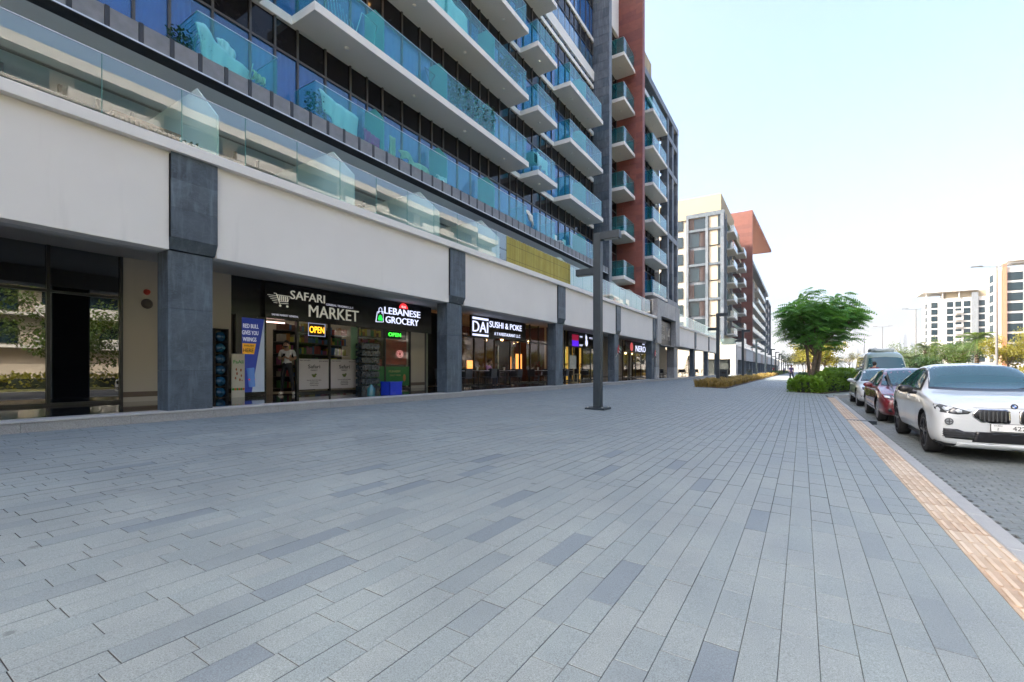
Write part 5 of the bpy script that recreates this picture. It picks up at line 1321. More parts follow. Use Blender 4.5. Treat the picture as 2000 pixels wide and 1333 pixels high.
put('coping', MB().box(-16, -10.3, 93, 281, 5.62, 5.84), hz, b2); put('terrace_pane', MB().box(-15.5, -10.6, 93.1, 93.13, 5.85, 7.0), M['glass'], b2)
put('shop_pane', MB().box(-15.4, -11.3, 93.3, 93.35, .4, 3.1), M['shopglass'], b2)
# pale blocks across the road
def block(name, label, x0, x1, y0, y1, z1, cols, fh, z0=2.0, wall_=None, redge=None):
    t = thing(name, label, 'building', ((x0+x1)/2, (y0+y1)/2, 0)); put('wall', MB().box(x0, x1, y0, y1, -.3, z1), wall_ or hz, t)
    n = int((z1-z0-1.2)/fh)
    for k in range(n):
        z = z1-1.6-(k+1)*fh
        for (a, b_) in cols: put('window', MB().box(a, b_, y0-.12, y0-.02, z+.5, z+fh-.25), wg, t)
        for q in range(int((y1-y0)/7)): put('window', MB().box(x0-.12, x0-.02, y0+1.5+q*7, y0+5.5+q*7, z+.6, z+fh-.4), wg, t)
    return t, n
t, n = block('pale_apartment_block', 'pale washed out apartment block across the road with a flat overhanging roof', 53.0, 74, 305, 318, 36.2, [(54.2,56.6),(60.0,62.3),(63.0,65.2),(66.0,68.4),(71.3,73.4)], 3.35)
put('roof_slab', MB().box(50.5, 71, 303, 319, 39.2, 40.0), hz, t); put('roof_room', MB().box(60, 74, 306, 317, 36.2, 39.2), scr, t)
for x in (52, 58, 64): put('roof_post', MB().box(x, x+.5, 304, 304.5, 36.2, 39.2), hz, t)
put('dark_pier', MB().box(68.7, 70.9, 303.8, 305, 2, 38.2), M['tower_st2'], t)
for k in range(8): put('balcony', MB().box(62.8, 65.4, 303.4, 305, 5+k*3.35, 6.2+k*3.35), hz, t)
t, n = block('apartment_block', 'pale apartment block with an orange brown vertical edge at the right side of the view', 57.2, 92, 227, 235, 36.8, [(60.2,64.0),(65.3,72),(73.2,80),(81,90)], 3.55)
put('stone_edge', MB().box(57.1, 58.7, 226.6, 227, .3, 36.0), plain('peach_stone', (.62,.42,.30), .8), t); put('stone_edge', MB().box(58.9, 59.9, 226.0, 227, .3, 38.0), plain('terracotta', (.36,.15,.09), .8), t)
put('roof_slab', MB().box(60, 94, 225, 236, 38.6, 39.3), hz, t)
# skyline far off in the haze
sk = plain('skyline_stone', (.15,.18,.21), .8)
for i, (px_, w, zt) in enumerate(((1668,8,52),(1678,7,58),(1690,9,56),(1700,6,68),(1709,8,50),(1724,10,44),(1752,7,84),(1759,8,92),(1768,7,78),(1784,8,88),(1640,10,34))):
    u = (px_-1000)/900; d = 1900; x = d*(-.533+.8461*u); y = d*(.8461+.533*u); hw = w*d/900/2*.9; h_ = zt*d/900*.92
    t = thing('distant_tower', 'hazy skyline tower, '+['first','second','third','fourth','fifth','sixth','seventh','eighth','ninth','tenth','lowest, leftmost'][i]+' counting from the left behind the shade tree', 'tower', (x, y, 0), 0, 'hazy skyline towers')
    m_ = MB(); m_.box(x-hw, x+hw, y-hw, y+hw, -1, h_*.86); m_.box(x-hw*.7, x+hw*.7, y-hw*.7, y+hw*.7, h_*.86, h_*.94); m_.box(x-hw*.2, x+hw*.2, y-hw*.2, y+hw*.2, h_*.94, h_); put('shaft', m_, sk, t)
# long low viaduct
t = thing('flyover', 'long pale flyover far off behind the shade tree', 'bridge', (40, 420, 0)); put('deck', MB().box(-60, 400, 420, 432, 7, 9), hz, t)
for k in range(20): put('pier', MB().box(-50+k*22, -48+k*22, 424, 428, -1, 7), hz, t)
# block opposite, which the glass on this side reflects
opp = thing('apartment_building', 'sunlit cream apartment block facing the plaza from across the road', 'building', (52, 20, 0))
put('wall', MB().box(40, 64, -70, 88, -.3, 30), hc, opp)
for k in range(8):
    z = 3.6+k*3.35
    for q in range(19):
        y0 = -68+q*8.2; put('window', MB().box(39.85, 39.98, y0+.8, y0+7.2, z+.4, z+2.7), wg, opp)
    put('balcony', MB().box(38.4, 39.98, -68, 86, z-.1, z+.2), hz, opp)
    for q in range(10): put('balcony_wall', MB().box(38.4, 38.6, -68+q*16.4, -60+q*16.4, z+.2, z+1.1), hz, opp)
put('coping', MB().box(38, 64, -70, 88, 30, 31), hz, opp)
for i, yy in enumerate((-22,-13,-5,3,12,21,30,40)): broadleaf('green street tree opposite the shops, number '+['one','two','three','four','five','six','seven','eight'][i]+' along the median', 17.5, yy, 0, 7.0, 3.7, 1.5, LF['mid'] if i % 3 == 1 else LF['hedge'], 5200, 120+i, 'median trees opposite the shops', .26)
hedge('median_hedge', 'golden hedge along the median opposite the shops', [(14.4,-30),(20,-30),(20,34),(14.4,34)], .8, LF['yel'], 7000, 19, .25)
# ================================================================== CARS
random.seed(77)
def carpaint(name, col, flake=0.0):
    m, t, b, o = nt(name); b.inputs['Base Color'].default_value = (*col, 1); b.inputs['Roughness'].default_value = .32
    b.inputs['Coat Weight'].default_value = 1.0; b.inputs['Coat Roughness'].default_value = .03
    f = noise(t, 1.6, 4); t.links.new(ramp(t, f, [(.3, tuple(c*.94 for c in col)), (.7, col)]), b.inputs['Base Color'])
    return m
cw = carpaint('car_white', (.55, .57, .575)); cr = carpaint('car_maroon', (.13, .004, .010)); cs = carpaint('car_pearl', (.50, .52, .52)); cg = carpaint('bus_sage', (.20, .27, .22))
cglass = glassm('car_glass', (.05, .07, .08), 1.0, 0, (.03, .11, .135), .6, 1.68)
rubber = plain('tyre_rubber', (.016,.016,.017), .8, var=.2, scale=20); rimd = plain('rim_dark', (.05,.05,.055), .3, .8); rims = plain('rim_silver', (.45,.45,.46), .3, .9)
trim = plain('black_trim', (.012,.012,.013), .35, var=.1); lens = glassm('lamp_lens', (.75,.78,.8), 1, 0, (.5,.5,.5), .08, 1.5)
def lerp(tab, y):
    if y <= tab[0][0]: return tab[0][1]
    for (a, va), (b_, vb) in zip(tab, tab[1:]):
        if y <= b_:
            t = (y-a)/(b_-a); t = t*t*(3-2*t)*.35+t*.65; return va+(vb-va)*t
    return tab[-1][1]
def car(name, label, P, loc, paint, rot=0, wheelmat=None):
    """P: L,W, tables over y (0 = nose): belt, top (bonnet/roof/boot height), wid, roofw, sill, wheels (y, r)"""
    t = thing(name, label, P.get('cat', 'car'), (0, 0, 0)); L, W = P['L'], P['W']
    ysl = sorted(set([0, .06, .16, .3, .5]+[L*k/26 for k in range(2, 26)]+[L-.35, L-.15, L-.05, L]))
    rows = []
    for y in ysl:
        hw = W/2*lerp(P['wid'], y); top = lerp(P['top'], y); belt = min(lerp(P['belt'], y), top-.02); sill = lerp(P['sill'], y); rw = lerp(P['roofw'], y)*W/2
        up = top-belt; 
        prof = [(0, sill), (hw*.80, sill), (hw*.955, sill+.05), (hw*.99, sill+.18*(belt-sill)/.6), (hw, sill+(belt-sill)*.5), (hw*.985, sill+(belt-sill)*.80), (hw*.94, belt),
                (hw*.94+(rw-hw*.94)*.25 if up > .15 else hw*.88, belt+up*.25), (hw*.94+(rw-hw*.94)*.85 if up > .15 else hw*.74, belt+up*.80), (rw*.90 if up > .15 else hw*.55, top-up*.03), (rw*.45, top+.008), (0, top+.012)]
        rows.append([(x, y, z) for x, z in prof])
    n = len(rows[0]); b = MB(); vs_ = []
    for r_ in rows: vs_ += [(x, y, z) for x, y, z in r_]+[(-x, y, z) for x, y, z in r_[1:-1]]
    m_ = n+n-2
    def idx(i, j): return i*m_+j
    ring = list(range(n))+[n+k for k in range(n-2)][::-1]     # up one side, down the other
    fs = []
    for i in range(len(rows)-1):
        for k in range(len(ring)):
            a, c = ring[k], ring[(k+1) % len(ring)]; fs.append((idx(i, a), idx(i, c), idx(i+1, c), idx(i+1, a)))
    fs.append(tuple(idx(0, k) for k in ring)[::-1]); fs.append(tuple(idx(len(rows)-1, k) for k in ring))
    b.add(vs_, fs, 0, True)
    bod = put('body', b, [paint, trim], t)
    bmm = bmesh.new(); bmm.from_mesh(bod.data); bmesh.ops.recalc_face_normals(bmm, faces=bmm.faces); bmm.to_mesh(bod.data); bmm.free()
    sb = bod.modifiers.new('s', 'SUBSURF'); sb.levels = 2; sb.render_levels = 2
    # wheel arches
    cutters = []
    for (wy, r_) in P['wheels']:
        for s_ in (-1, 1):
            cb = MB().cyl((s_*W/2-(.26 if s_ > 0 else .26)*1.0, wy, r_-.0), r_+.055, .52, 'x', 28); co = bpy.data.objects.new('c', cb.mesh('c', trim)); C.objects.link(co); cutters.append(co)
            md = bod.modifiers.new('b', 'BOOLEAN'); md.object = co; md.solver = 'EXACT'; md.operation = 'DIFFERENCE'
    dg = bpy.context.evaluated_depsgraph_get(); dg.update(); me = bpy.data.meshes.new_from_object(bod.evaluated_get(dg)); bod.modifiers.clear(); bod.data = me
    for co in cutters: bpy.data.objects.remove(co)
    me.materials.clear(); me.materials.append(paint); me.materials.append(trim)
    hwm = W/2
    for p in me.polygons:
        p.use_smooth = True; c = p.center
        for (wy, r_) in P['wheels']:
            if abs(math.hypot(c.y-wy, c.z-r_)-(r_+.055)) < .012 or (abs(c.x) < hwm-.2 and math.hypot(c.y-wy, c.z-r_) < r_+.05): p.material_index = 1; p.use_smooth = False
        if c.z < lerp(P['sill'], c.y)+.02: p.material_index = 1
    bmm = bmesh.new(); bmm.from_mesh(me); bvh = BVHTree.FromBMesh(bmm); bmm.free()
    def patch(pname, poly, mode, mat, off=.006, th=.004, cuts=4, parent=None, side=1):
        """polygon laid on the body. front: (x,z) cast along +y; rear; side: (y,z) cast inwards; top: (x,y) cast down"""
        bb = bmesh.new(); vs2 = [bb.verts.new((p[0], p[1], 0)) for p in poly]; bb.faces.new(vs2)
        bmesh.ops.triangulate(bb, faces=bb.faces[:]); 
        for _ in range(cuts):
            lg = [e for e in bb.edges if e.calc_length() > (P.get('res', .10))]
            if not lg: break
            bmesh.ops.subdivide_edges(bb, edges=lg, cuts=1); bmesh.ops.triangulate(bb, faces=bb.faces[:])
        ok = 0
        for v in bb.verts:
            a, c = v.co.x, v.co.y
            if mode == 'front': o_, d_ = Vector((a, -2, c)), Vector((0, 1, 0))
            elif mode == 'rear': o_, d_ = Vector((a, L+2, c)), Vector((0, -1, 0))
            elif mode == 'side': o_, d_ = Vector((side*3, a, c)), Vector((-side, 0, 0))
            else: o_, d_ = Vector((a, c, 4)), Vector((0, 0, -1))
            h = bvh.ray_cast(o_, d_)
            if h[0] is None: 
                h = bvh.find_nearest(o_+d_*2.2); 
            nn = h[1] if h[1].dot(d_) < 0 else -h[1]
            v.co = h[0]+nn*off
        bmesh.ops.recalc_face_normals(bb, faces=bb.faces[:])
        if sum((f.normal.dot(d_) for f in bb.faces)) > 0: bmesh.ops.reverse_faces(bb, faces=bb.faces[:])
        mm_ = bpy.data.meshes.new(pname); bb.to_mesh(mm_); bb.free(); mm_.materials.append(mat)
        for p in mm_.polygons: p.use_smooth = True
        o = put(pname, mm_, None, parent or t); 
        if th: s_ = o.modifiers.new('t', 'SOLIDIFY'); s_.thickness = th+off; s_.offset = -1
        return o
    sym = lambda poly: [(-x, z) for x, z in poly][::-1]
    # glass
    patch('windscreen', P['screen'], 'front', cglass, .008, .0)
    patch('windscreen_seal', [(x*1.03, z+(.018 if z > P['sm'] else -.03)) for x, z in P['screen']], 'front', trim, .003, .0)
    if 'rearscreen' in P: patch('rear_window', P['rearscreen'], 'rear', cglass, .008, .0)
    for s_ in (-1, 1):
        for k, w in enumerate(P['sides']): patch('side_window', w, 'side', cglass, .009, .0, side=s_)
        patch('window_trim', P['sidetrim'], 'side', trim, .003, .0, side=s_)
        for dy in P.get('doorlines', ()):
            patch('door_gap', [(dy-.004, P['dz'][0]), (dy+.004, P['dz'][0]), (dy+.004, P['dz'][1]), (dy-.004, P['dz'][1])], 'side', trim, .002, 0, side=s_)
        for dy in P.get('handles', ()): 
            patch('door_handle', [(dy, P['hz']), (dy+.19, P['hz']+.005), (dy+.19, P['hz']+.03), (dy, P['hz']+.025)], 'side', paint, .022, .01, side=s_)
        mx, my, mz = P['mirror']; mb_ = MB(); mb_.ball((s_*mx, my, mz), .10, 12, 8, 0, (1.15, .75, .70)); mb_.tube([(s_*(mx-.16), my+.04, mz-.07), (s_*(mx-.05), my+.02, mz-.05)], [.03,.045], 8)
        put('wing_mirror', mb_, P.get('mirmat', paint), t)
    # front end
    for poly, mt, nm, off in P['front']:
        patch(nm, poly, 'front', mt, off, .006)
        if not P_single(poly): patch(nm, sym(poly), 'front', mt, off, .006)
    # wheels
    for (wy, r_) in P['wheels']:
        for s_ in (-1, 1):
            xo = s_*(W/2-.035); w = put('wheel', MB().tube([(xo-s_*.005, wy, r_), (xo-s_*.005, wy, r_)], .01, 6), trim, t)
            tb = MB(); tw_ = .215; prof = [(-.0, r_*.70), (0, r_*.93), (.02, r_), (tw_-.02, r_), (tw_, r_*.93), (tw_, r_*.7)]; N = 36; vv = []
            for k in range(N):
                a = 2*math.pi*k/N
                for (px_, pr) in prof: vv.append((xo-s_*px_, wy+pr*math.cos(a), r_+pr*math.sin(a)))
            q = len(prof); tb.add(vv, [(k*q+j, k*q+j+1, ((k+1) % N)*q+j+1, ((k+1) % N)*q+j) for k in range(N) for j in range(q-1)], 0, True)
            put('tyre', tb, rubber, w)
            rb_ = MB(); rb_.tube([(xo-s_*.05, wy, r_), (xo-s_*.16, wy, r_)], [r_*.70, r_*.68], 32); rr = MB()
            put('rim_barrel', rb_, trim, w)
            sp = MB(); ns = P.get('spokes', 5)
            for k in range(ns):
                a = 2*math.pi*k/ns+.3
                for da in (-.16, .16):
                    c0_ = (xo-s_*.025, wy+.05*math.cos(a), r_+.05*math.sin(a)); c1_ = (xo-s_*.008, wy+r_*.70*math.cos(a+da), r_+r_*.70*math.sin(a+da)); sp.tube([c0_, c1_], [.028,.017], 6)
            N = 32; o_ = len(sp.v); vv = []
            for k in range(N):
                a = 2*math.pi*k/N
                for (px_, pr) in ((.0, .735), (-.006, .70), (.05, .69)): vv.append((xo-s_*px_, wy+r_*pr*math.cos(a), r_+r_*pr*math.sin(a)))
            sp.add(vv, [(k*3+j, k*3+j+1, ((k+1) % N)*3+j+1, ((k+1) % N)*3+j) for k in range(N) for j in range(2)], 0, True)
            sp.cyl((xo-s_*.0, wy, r_), .055, -s_*.03, 'x', 12); put('rim', sp, wheelmat or rims, w)
    if 'plate' in P:
        s, py, pz, pw_, ph = P['plate']
        pl = put('number_plate', MB().box(-pw_/2, pw_/2, py-.012, py, pz-ph/2, pz+ph/2), flat('plate_white', (.72,.72,.70), .4), t, bevel=.003)
        put('plate_edge', MB().box(-pw_/2-.006, pw_/2+.006, py-.010, py+.002, pz-ph/2-.006, pz+ph/2+.006), trim, pl)
        for (txt, cx, w_, h_, dz_) in s:
            me_ = text_mesh('plate_number', txt, 1, .002, 0); xs = [v.co.x for v in me_.vertices]; zs_ = [v.co.y for v in me_.vertices]; a0, a1, b0, b1 = min(xs), max(xs), min(zs_), max(zs_)
            for v in me_.vertices: x_, y_, z_ = v.co; v.co = (cx+((x_-(a0+a1)/2)/(a1-a0))*w_, py-.0135-z_, pz+dz_+((y_-(b0+b1)/2)/(b1-b0))*h_)
            me_.materials.clear(); me_.materials.append(trim); put('plate_number', me_, None, pl)
    return t, patch, bvh
def P_single(poly): return min(p[0] for p in poly) < -.02 and max(p[0] for p in poly) > .02
def place_car(t, x, y, z, rz=0):
    t.location = (x, y, z); t.rotation_euler = (0, 0, rz)
chromep = M['chrome']; dkc = plain('grille_black', (.01,.01,.012), .3, var=.1)
hl_b = plain('lamp_housing', (.10,.105,.11), .15, .4); drl = flat('lamp_white', (.62,.66,.70), .2)
# --- white crossover, nearest
P = dict(L=4.36, W=1.82, res=.07,
 belt=[(0,.66),(.1,.76),(.35,.87),(.9,.95),(1.35,.99),(2.4,1.00),(3.4,1.04),(4.0,1.03),(4.36,.95)],
 top=[(0,.80),(.04,.865),(.12,.915),(.3,.965),(.6,1.005),(1.0,1.045),(1.28,1.08),(1.42,1.13),(1.75,1.34),(2.05,1.475),(2.5,1.53),(3.0,1.515),(3.5,1.43),(3.95,1.26),(4.2,1.12),(4.36,1.0)],
 wid=[(0,.86),(.05,.92),(.16,.965),(.4,.99),(.85,1.0),(1.5,.985),(2.6,.985),(3.5,1.0),(4.0,.97),(4.25,.90),(4.36,.84)],
 roofw=[(0,.75),(1.3,.78),(2.0,.68),(2.6,.66),(3.4,.65),(4.0,.68),(4.36,.7)],
 sill=[(0,.27),(.1,.20),(.4,.19),(1.0,.22),(3.2,.23),(3.9,.26),(4.36,.38)],
 wheels=[(.87,.345),(3.54,.345)], spokes=5, mirror=(1.02,1.55,1.06), mirmat=trim,
 screen=[(-.70,1.10),(-.35,1.088),(0,1.085),(.35,1.088),(.70,1.10),(.60,1.40),(.54,1.455),(0,1.475),(-.54,1.455),(-.60,1.40)], sm=1.3,
 rearscreen=[(-.58,1.12),(.58,1.12),(.5,1.40),(-.5,1.40)],
 sides=[[(1.62,1.06),(2.42,1.06),(2.42,1.42),(2.15,1.41),(1.85,1.27)],[(2.50,1.06),(3.35,1.09),(3.18,1.33),(2.9,1.40),(2.50,1.42)],[(3.42,1.10),(3.66,1.14),(3.36,1.29),(3.26,1.31)]],
 sidetrim=[(1.50,1.03),(2.46,1.035),(3.40,1.065),(3.78,1.13),(3.40,1.32),(2.9,1.43),(2.46,1.45),(2.12,1.44),(1.80,1.28)],
 doorlines=(1.42,2.46,3.32), dz=(.32,1.03), handles=(2.2,3.0), hz=.90,
 front=[
  ([(.50,.735),(.62,.72),(.80,.745),(.845,.79),(.84,.855),(.78,.878),(.62,.83),(.46,.775)], hl_b, 'headlight', .004),
  ([(.57,.752),(.62,.748),(.645,.775),(.62,.80),(.57,.79)], drl, 'lamp_projector', .014),
  ([(.71,.775),(.755,.772),(.775,.80),(.75,.825),(.71,.815)], drl, 'lamp_projector', .014),
  ([(.47,.765),(.62,.815),(.78,.858),(.825,.848),(.828,.858),(.78,.872),(.62,.828),(.465,.778)], drl, 'lamp_strip', .012),
  ([(.06,.61),(.36,.61),(.45,.69),(.46,.73),(.40,.82),(.09,.82),(.045,.79),(.045,.63)], chromep, 'grille_surround', .004),
  ([(.075,.624),(.352,.624),(.434,.695),(.442,.728),(.388,.806),(.096,.806),(.062,.782),(.062,.64)], dkc, 'grille', .010),
  ([(.30,.33),(.76,.35),(.785,.40),(.785,.50),(.62,.495),(.55,.465),(.34,.46),(.29,.42)], dkc, 'air_intake', .006),
  ([(-.46,.31),(.46,.31),(.42,.47),(-.42,.47)], dkc, 'air_intake', .008),
  ([(-.66,.215),(.66,.215),(.62,.285),(-.62,.285)], cw, 'splitter', .02),
  ([(.58,.20),(.86,.24),(.88,.29),(.60,.25)], trim, 'skirt_trim', .012),
 ],
 plate=([('42237',.085,.235,.062,0),('DUBAI',-.185,.085,.018,.032),('Z',-.185,.02,.032,-.018)], -.018, .545, .52, .11))
x2, patch, bvh = car('parked_car', 'white crossover with black twin grille, the nearest parked car', P, None, cw, wheelmat=rimd)
def ray(x, z):
    h = bvh.ray_cast(Vector((x, -2, z)), Vector((0, 1, 0))); return h[0].y if h[0] else 0
for s_ in (-1, 1):
    sl_ = MB()
    for k in range(7):
        x = s_*(.10+k*.046); h = .082 if k < 6 else .055
        for q in range(4):
            za = .715-h+h*2*q/4; zb = za+h*.5; y0 = ray(x, (za+zb)/2); sl_.box(x-.008, x+.008, y0-.03, y0-.008, za, zb)
    put('grille_bar', sl_, hl_b, x2)
    y0 = ray(s_*.72, .61)-.012; fg = put('fog_lamp', MB().cyl((s_*.72, y0-.004, .61), .052, .02, 'y', 18), hl_b, x2); put('lens', MB().cyl((s_*.72, y0-.012, .61), .040, .01, 'y', 18), plain('lens_grey', (.22,.23,.24), .1, bstr=0), fg); put('lens_bar', MB().box(s_*.72-.006, s_*.72+.006, y0-.016, y0-.01, .575, .645).box(s_*.72-.035, s_*.72+.035, y0-.016, y0-.01, .605,.615), hl_b, fg)
    for k in range(3):
        y0 = ray(s_*.66, .38+k*.035); put('intake_bar', MB().box(min(s_*.34,s_*.8), max(s_*.34,s_*.8), y0-.016, y0-.008, .375+k*.035, .385+k*.035), hl_b, x2)
y0 = ray(0, .86)-.004; em = put('emblem', MB().cyl((0, y0-.012, .865), .041, .014, 'y', 22), chromep, x2)
put('emblem_ring', MB().cyl((0, y0-.014, .865), .038, .003, 'y', 22), trim, em)
for k in range(4):
    a0 = k*math.pi/2; put('emblem_quarter', MB().prism([(0,.865)]+[(.024*math.cos(a0+a*math.pi/8), .865+.024*math.sin(a0+a*math.pi/8)) for a in range(5)], 'y', y0-.017, y0-.0145), flat('emblem_blue', (.02,.12,.45), .3) if k % 2 else drl, em)
put('bonnet_gap', MB().tube([(x_, ray(x_, .835)-.001, .835) for x_ in [(-.44+.073*k) for k in range(13)]], .0025, 4), trim, x2)
for s_ in (-1, 1): put('wiper', MB().tube([(s_*.1-.3, 1.27, 1.095), (s_*.1+.05, 1.33, 1.105), (s_*.1+.42, 1.27, 1.10)], .008, 5), trim, x2)
# underbody dark
put('underbody', MB().box(-.74, .74, .35, 4.0, .17, .34), trim, x2)
place_car(x2, 2.66, 9.72, RZ, 0)
# --- maroon sedan
P2 = dict(L=4.62, W=1.77, res=.12,
 belt=[(0,.56),(.1,.62),(.35,.76),(.9,.86),(1.4,.90),(2.6,.92),(3.8,.95),(4.62,.92)],
 top=[(0,.60),(.04,.66),(.12,.72),(.35,.80),(.7,.87),(1.05,.93),(1.25,.97),(1.6,1.17),(2.0,1.38),(2.5,1.455),(2.95,1.44),(3.4,1.33),(3.8,1.14),(4.05,1.07),(4.4,1.05),(4.62,.93)],
 wid=[(0,.78),(.06,.87),(.2,.94),(.5,.985),(.9,1.0),(3.8,1.0),(4.3,.95),(4.62,.86)], roofw=[(0,.75),(1.2,.78),(2.0,.66),(3.0,.64),(3.8,.70),(4.62,.72)],
 sill=[(0,.26),(.1,.20),(.4,.18),(4.0,.22),(4.62,.36)], wheels=[(.9,.32),(3.6,.32)], spokes=7, mirror=(1.0,1.42,.99),
 screen=[(-.70,.99),(0,.98),(.70,.99),(.56,1.36),(0,1.40),(-.56,1.36)], sm=1.2,
 sides=[[(1.5,.96),(2.5,.96),(2.5,1.36),(2.15,1.33),(1.8,1.2)],[(2.58,.96),(3.6,1.0),(3.3,1.26),(2.95,1.36),(2.58,1.37)]], sidetrim=[(1.38,.93),(2.54,.935),(3.75,.975),(3.35,1.29),(2.95,1.39),(2.54,1.40),(2.1,1.36),(1.75,1.2)],
 doorlines=(1.42,2.54,3.45), dz=(.3,.93), handles=(2.25,3.2), hz=.80,
 front=[([(.44,.66),(.60,.63),(.82,.67),(.84,.735),(.76,.765),(.58,.735),(.42,.71)], hl_b, 'headlight', .005), ([(.50,.665),(.60,.655),(.62,.70),(.52,.705)], drl, 'lamp_projector', .012), ([(.66,.665),(.77,.685),(.78,.73),(.67,.715)], drl, 'lamp_projector', .012),
  ([(-.40,.665),(.40,.665),(.38,.71),(-.38,.71)], chromep, 'grille_bar', .008), ([(-.46,.30),(.46,.30),(.56,.40),(.40,.50),(-.40,.50),(-.56,.40)], dkc, 'air_intake', .006), ([(.62,.30),(.78,.33),(.78,.42),(.66,.42)], dkc, 'fog_recess', .006),
  ([(-.6,.225),(.6,.225),(.6,.245),(-.6,.245)], chromep, 'lip_trim', .012)],
 plate=([('S 2214',0,.34,.06,0)], -.012, .56, .46, .11))
c2, _, _ = car('parked_car', 'glossy maroon sedan parked between two white cars', P2, None, cr); place_car(c2, 2.60, 15.25, RZ, 0)
# --- white pearl sedan
P3 = dict(P2); P3.update(L=4.85, W=1.83, mirror=(1.03,1.5,1.0), wheels=[(.95,.34),(3.75,.34)],
 front=[([(.50,.66),(.66,.63),(.84,.70),(.83,.76),(.66,.76),(.48,.72)], hl_b, 'headlight', .005), ([(.58,.67),(.70,.67),(.72,.72),(.6,.72)], drl, 'lamp_projector', .012),
  ([(-.30,.52),(.30,.52),(.40,.70),(-.40,.70)], dkc, 'grille', .006), ([(-.12,.56),(.12,.56),(.30,.69),(-.30,.69)], chromep, 'grille_surround', .009), ([(-.48,.27),(.48,.27),(.42,.37),(-.42,.37)], dkc, 'air_intake', .006),
  ([(.60,.34),(.80,.40),(.82,.45),(.56,.44),(.54,.38)], dkc, 'fog_recess', .006), ([(.63,.375),(.69,.385),(.69,.425),(.63,.42)], drl, 'fog_lamp', .012)], plate=([('K 73401',0,.36,.06,0)], -.012, .45, .46, .11))
c3, _, _ = car('parked_car', 'pearl white sedan parked farthest back, beside the hedge', P3, None, cs); place_car(c3, 2.67, 21.45, RZ, 0)
# --- far parked car beyond the tree
P4 = dict(P2); P4.update(res=.3); c4, _, _ = car('parked_car', 'small far white car seen past the shade tree trunk', P4, None, cw); place_car(c4, 5.3, 62, RZ, 0)
c5, _, _ = car('parked_car', 'white car seen over the right end of the nearest car roof', dict(P4), None, cs); place_car(c5, 15.8, 33.2, RZ, R(70))
# --- minibus
PB = dict(L=6.2, W=2.08, res=.25, cat='minibus',
 belt=[(0,1.0),(.1,1.06),(.5,1.2),(6.2,1.25)], top=[(0,1.12),(.1,1.26),(.35,1.45),(.6,1.75),(.9,2.15),(1.3,2.40),(1.8,2.48),(5.8,2.48),(6.1,2.42),(6.2,2.2)],
 wid=[(0,.86),(.1,.93),(.4,.99),(.8,1),(5.9,1),(6.2,.96)], roofw=[(0,.8),(.9,.80),(1.6,.80),(6.2,.80)], sill=[(0,.34),(.2,.28),(6.2,.34)], wheels=[(.95,.36),(4.6,.36)], spokes=8, mirror=(1.22,.85,1.45),
 screen=[(-.86,1.34),(0,1.32),(.86,1.34),(.72,2.08),(0,2.14),(-.72,2.08)], sm=1.6, sides=[[(1.1,1.35),(1.9,1.35),(1.9,2.1),(1.5,2.1)],[(2.0,1.35),(3.6,1.35),(3.6,2.1),(2.0,2.1)],[(3.7,1.35),(5.6,1.35),(5.6,2.1),(3.7,2.1)]],
 sidetrim=[(1.0,1.3),(5.7,1.3),(5.7,2.15),(1.45,2.15)], front=[([(.62,.78),(.92,.82),(.94,.98),(.66,.96)], hl_b, 'headlight', .008), ([(-.5,.78),(.5,.78),(.5,1.0),(-.5,1.0)], dkc, 'grille', .008)])
bus, _, _ = car('minibus', 'sage green minibus with a roof box parked beyond the white sedan', PB, None, cg); 
put('roof_box', MB().box(-.55,.55,1.9,3.4,2.47,2.66).box(-.4,.1,1.6,1.9,2.47,2.60), plain('roof_unit', (.42,.46,.46), .6), bus, bevel=.05)
place_car(bus, 3.95, 32.3, RZ-.02, 0)
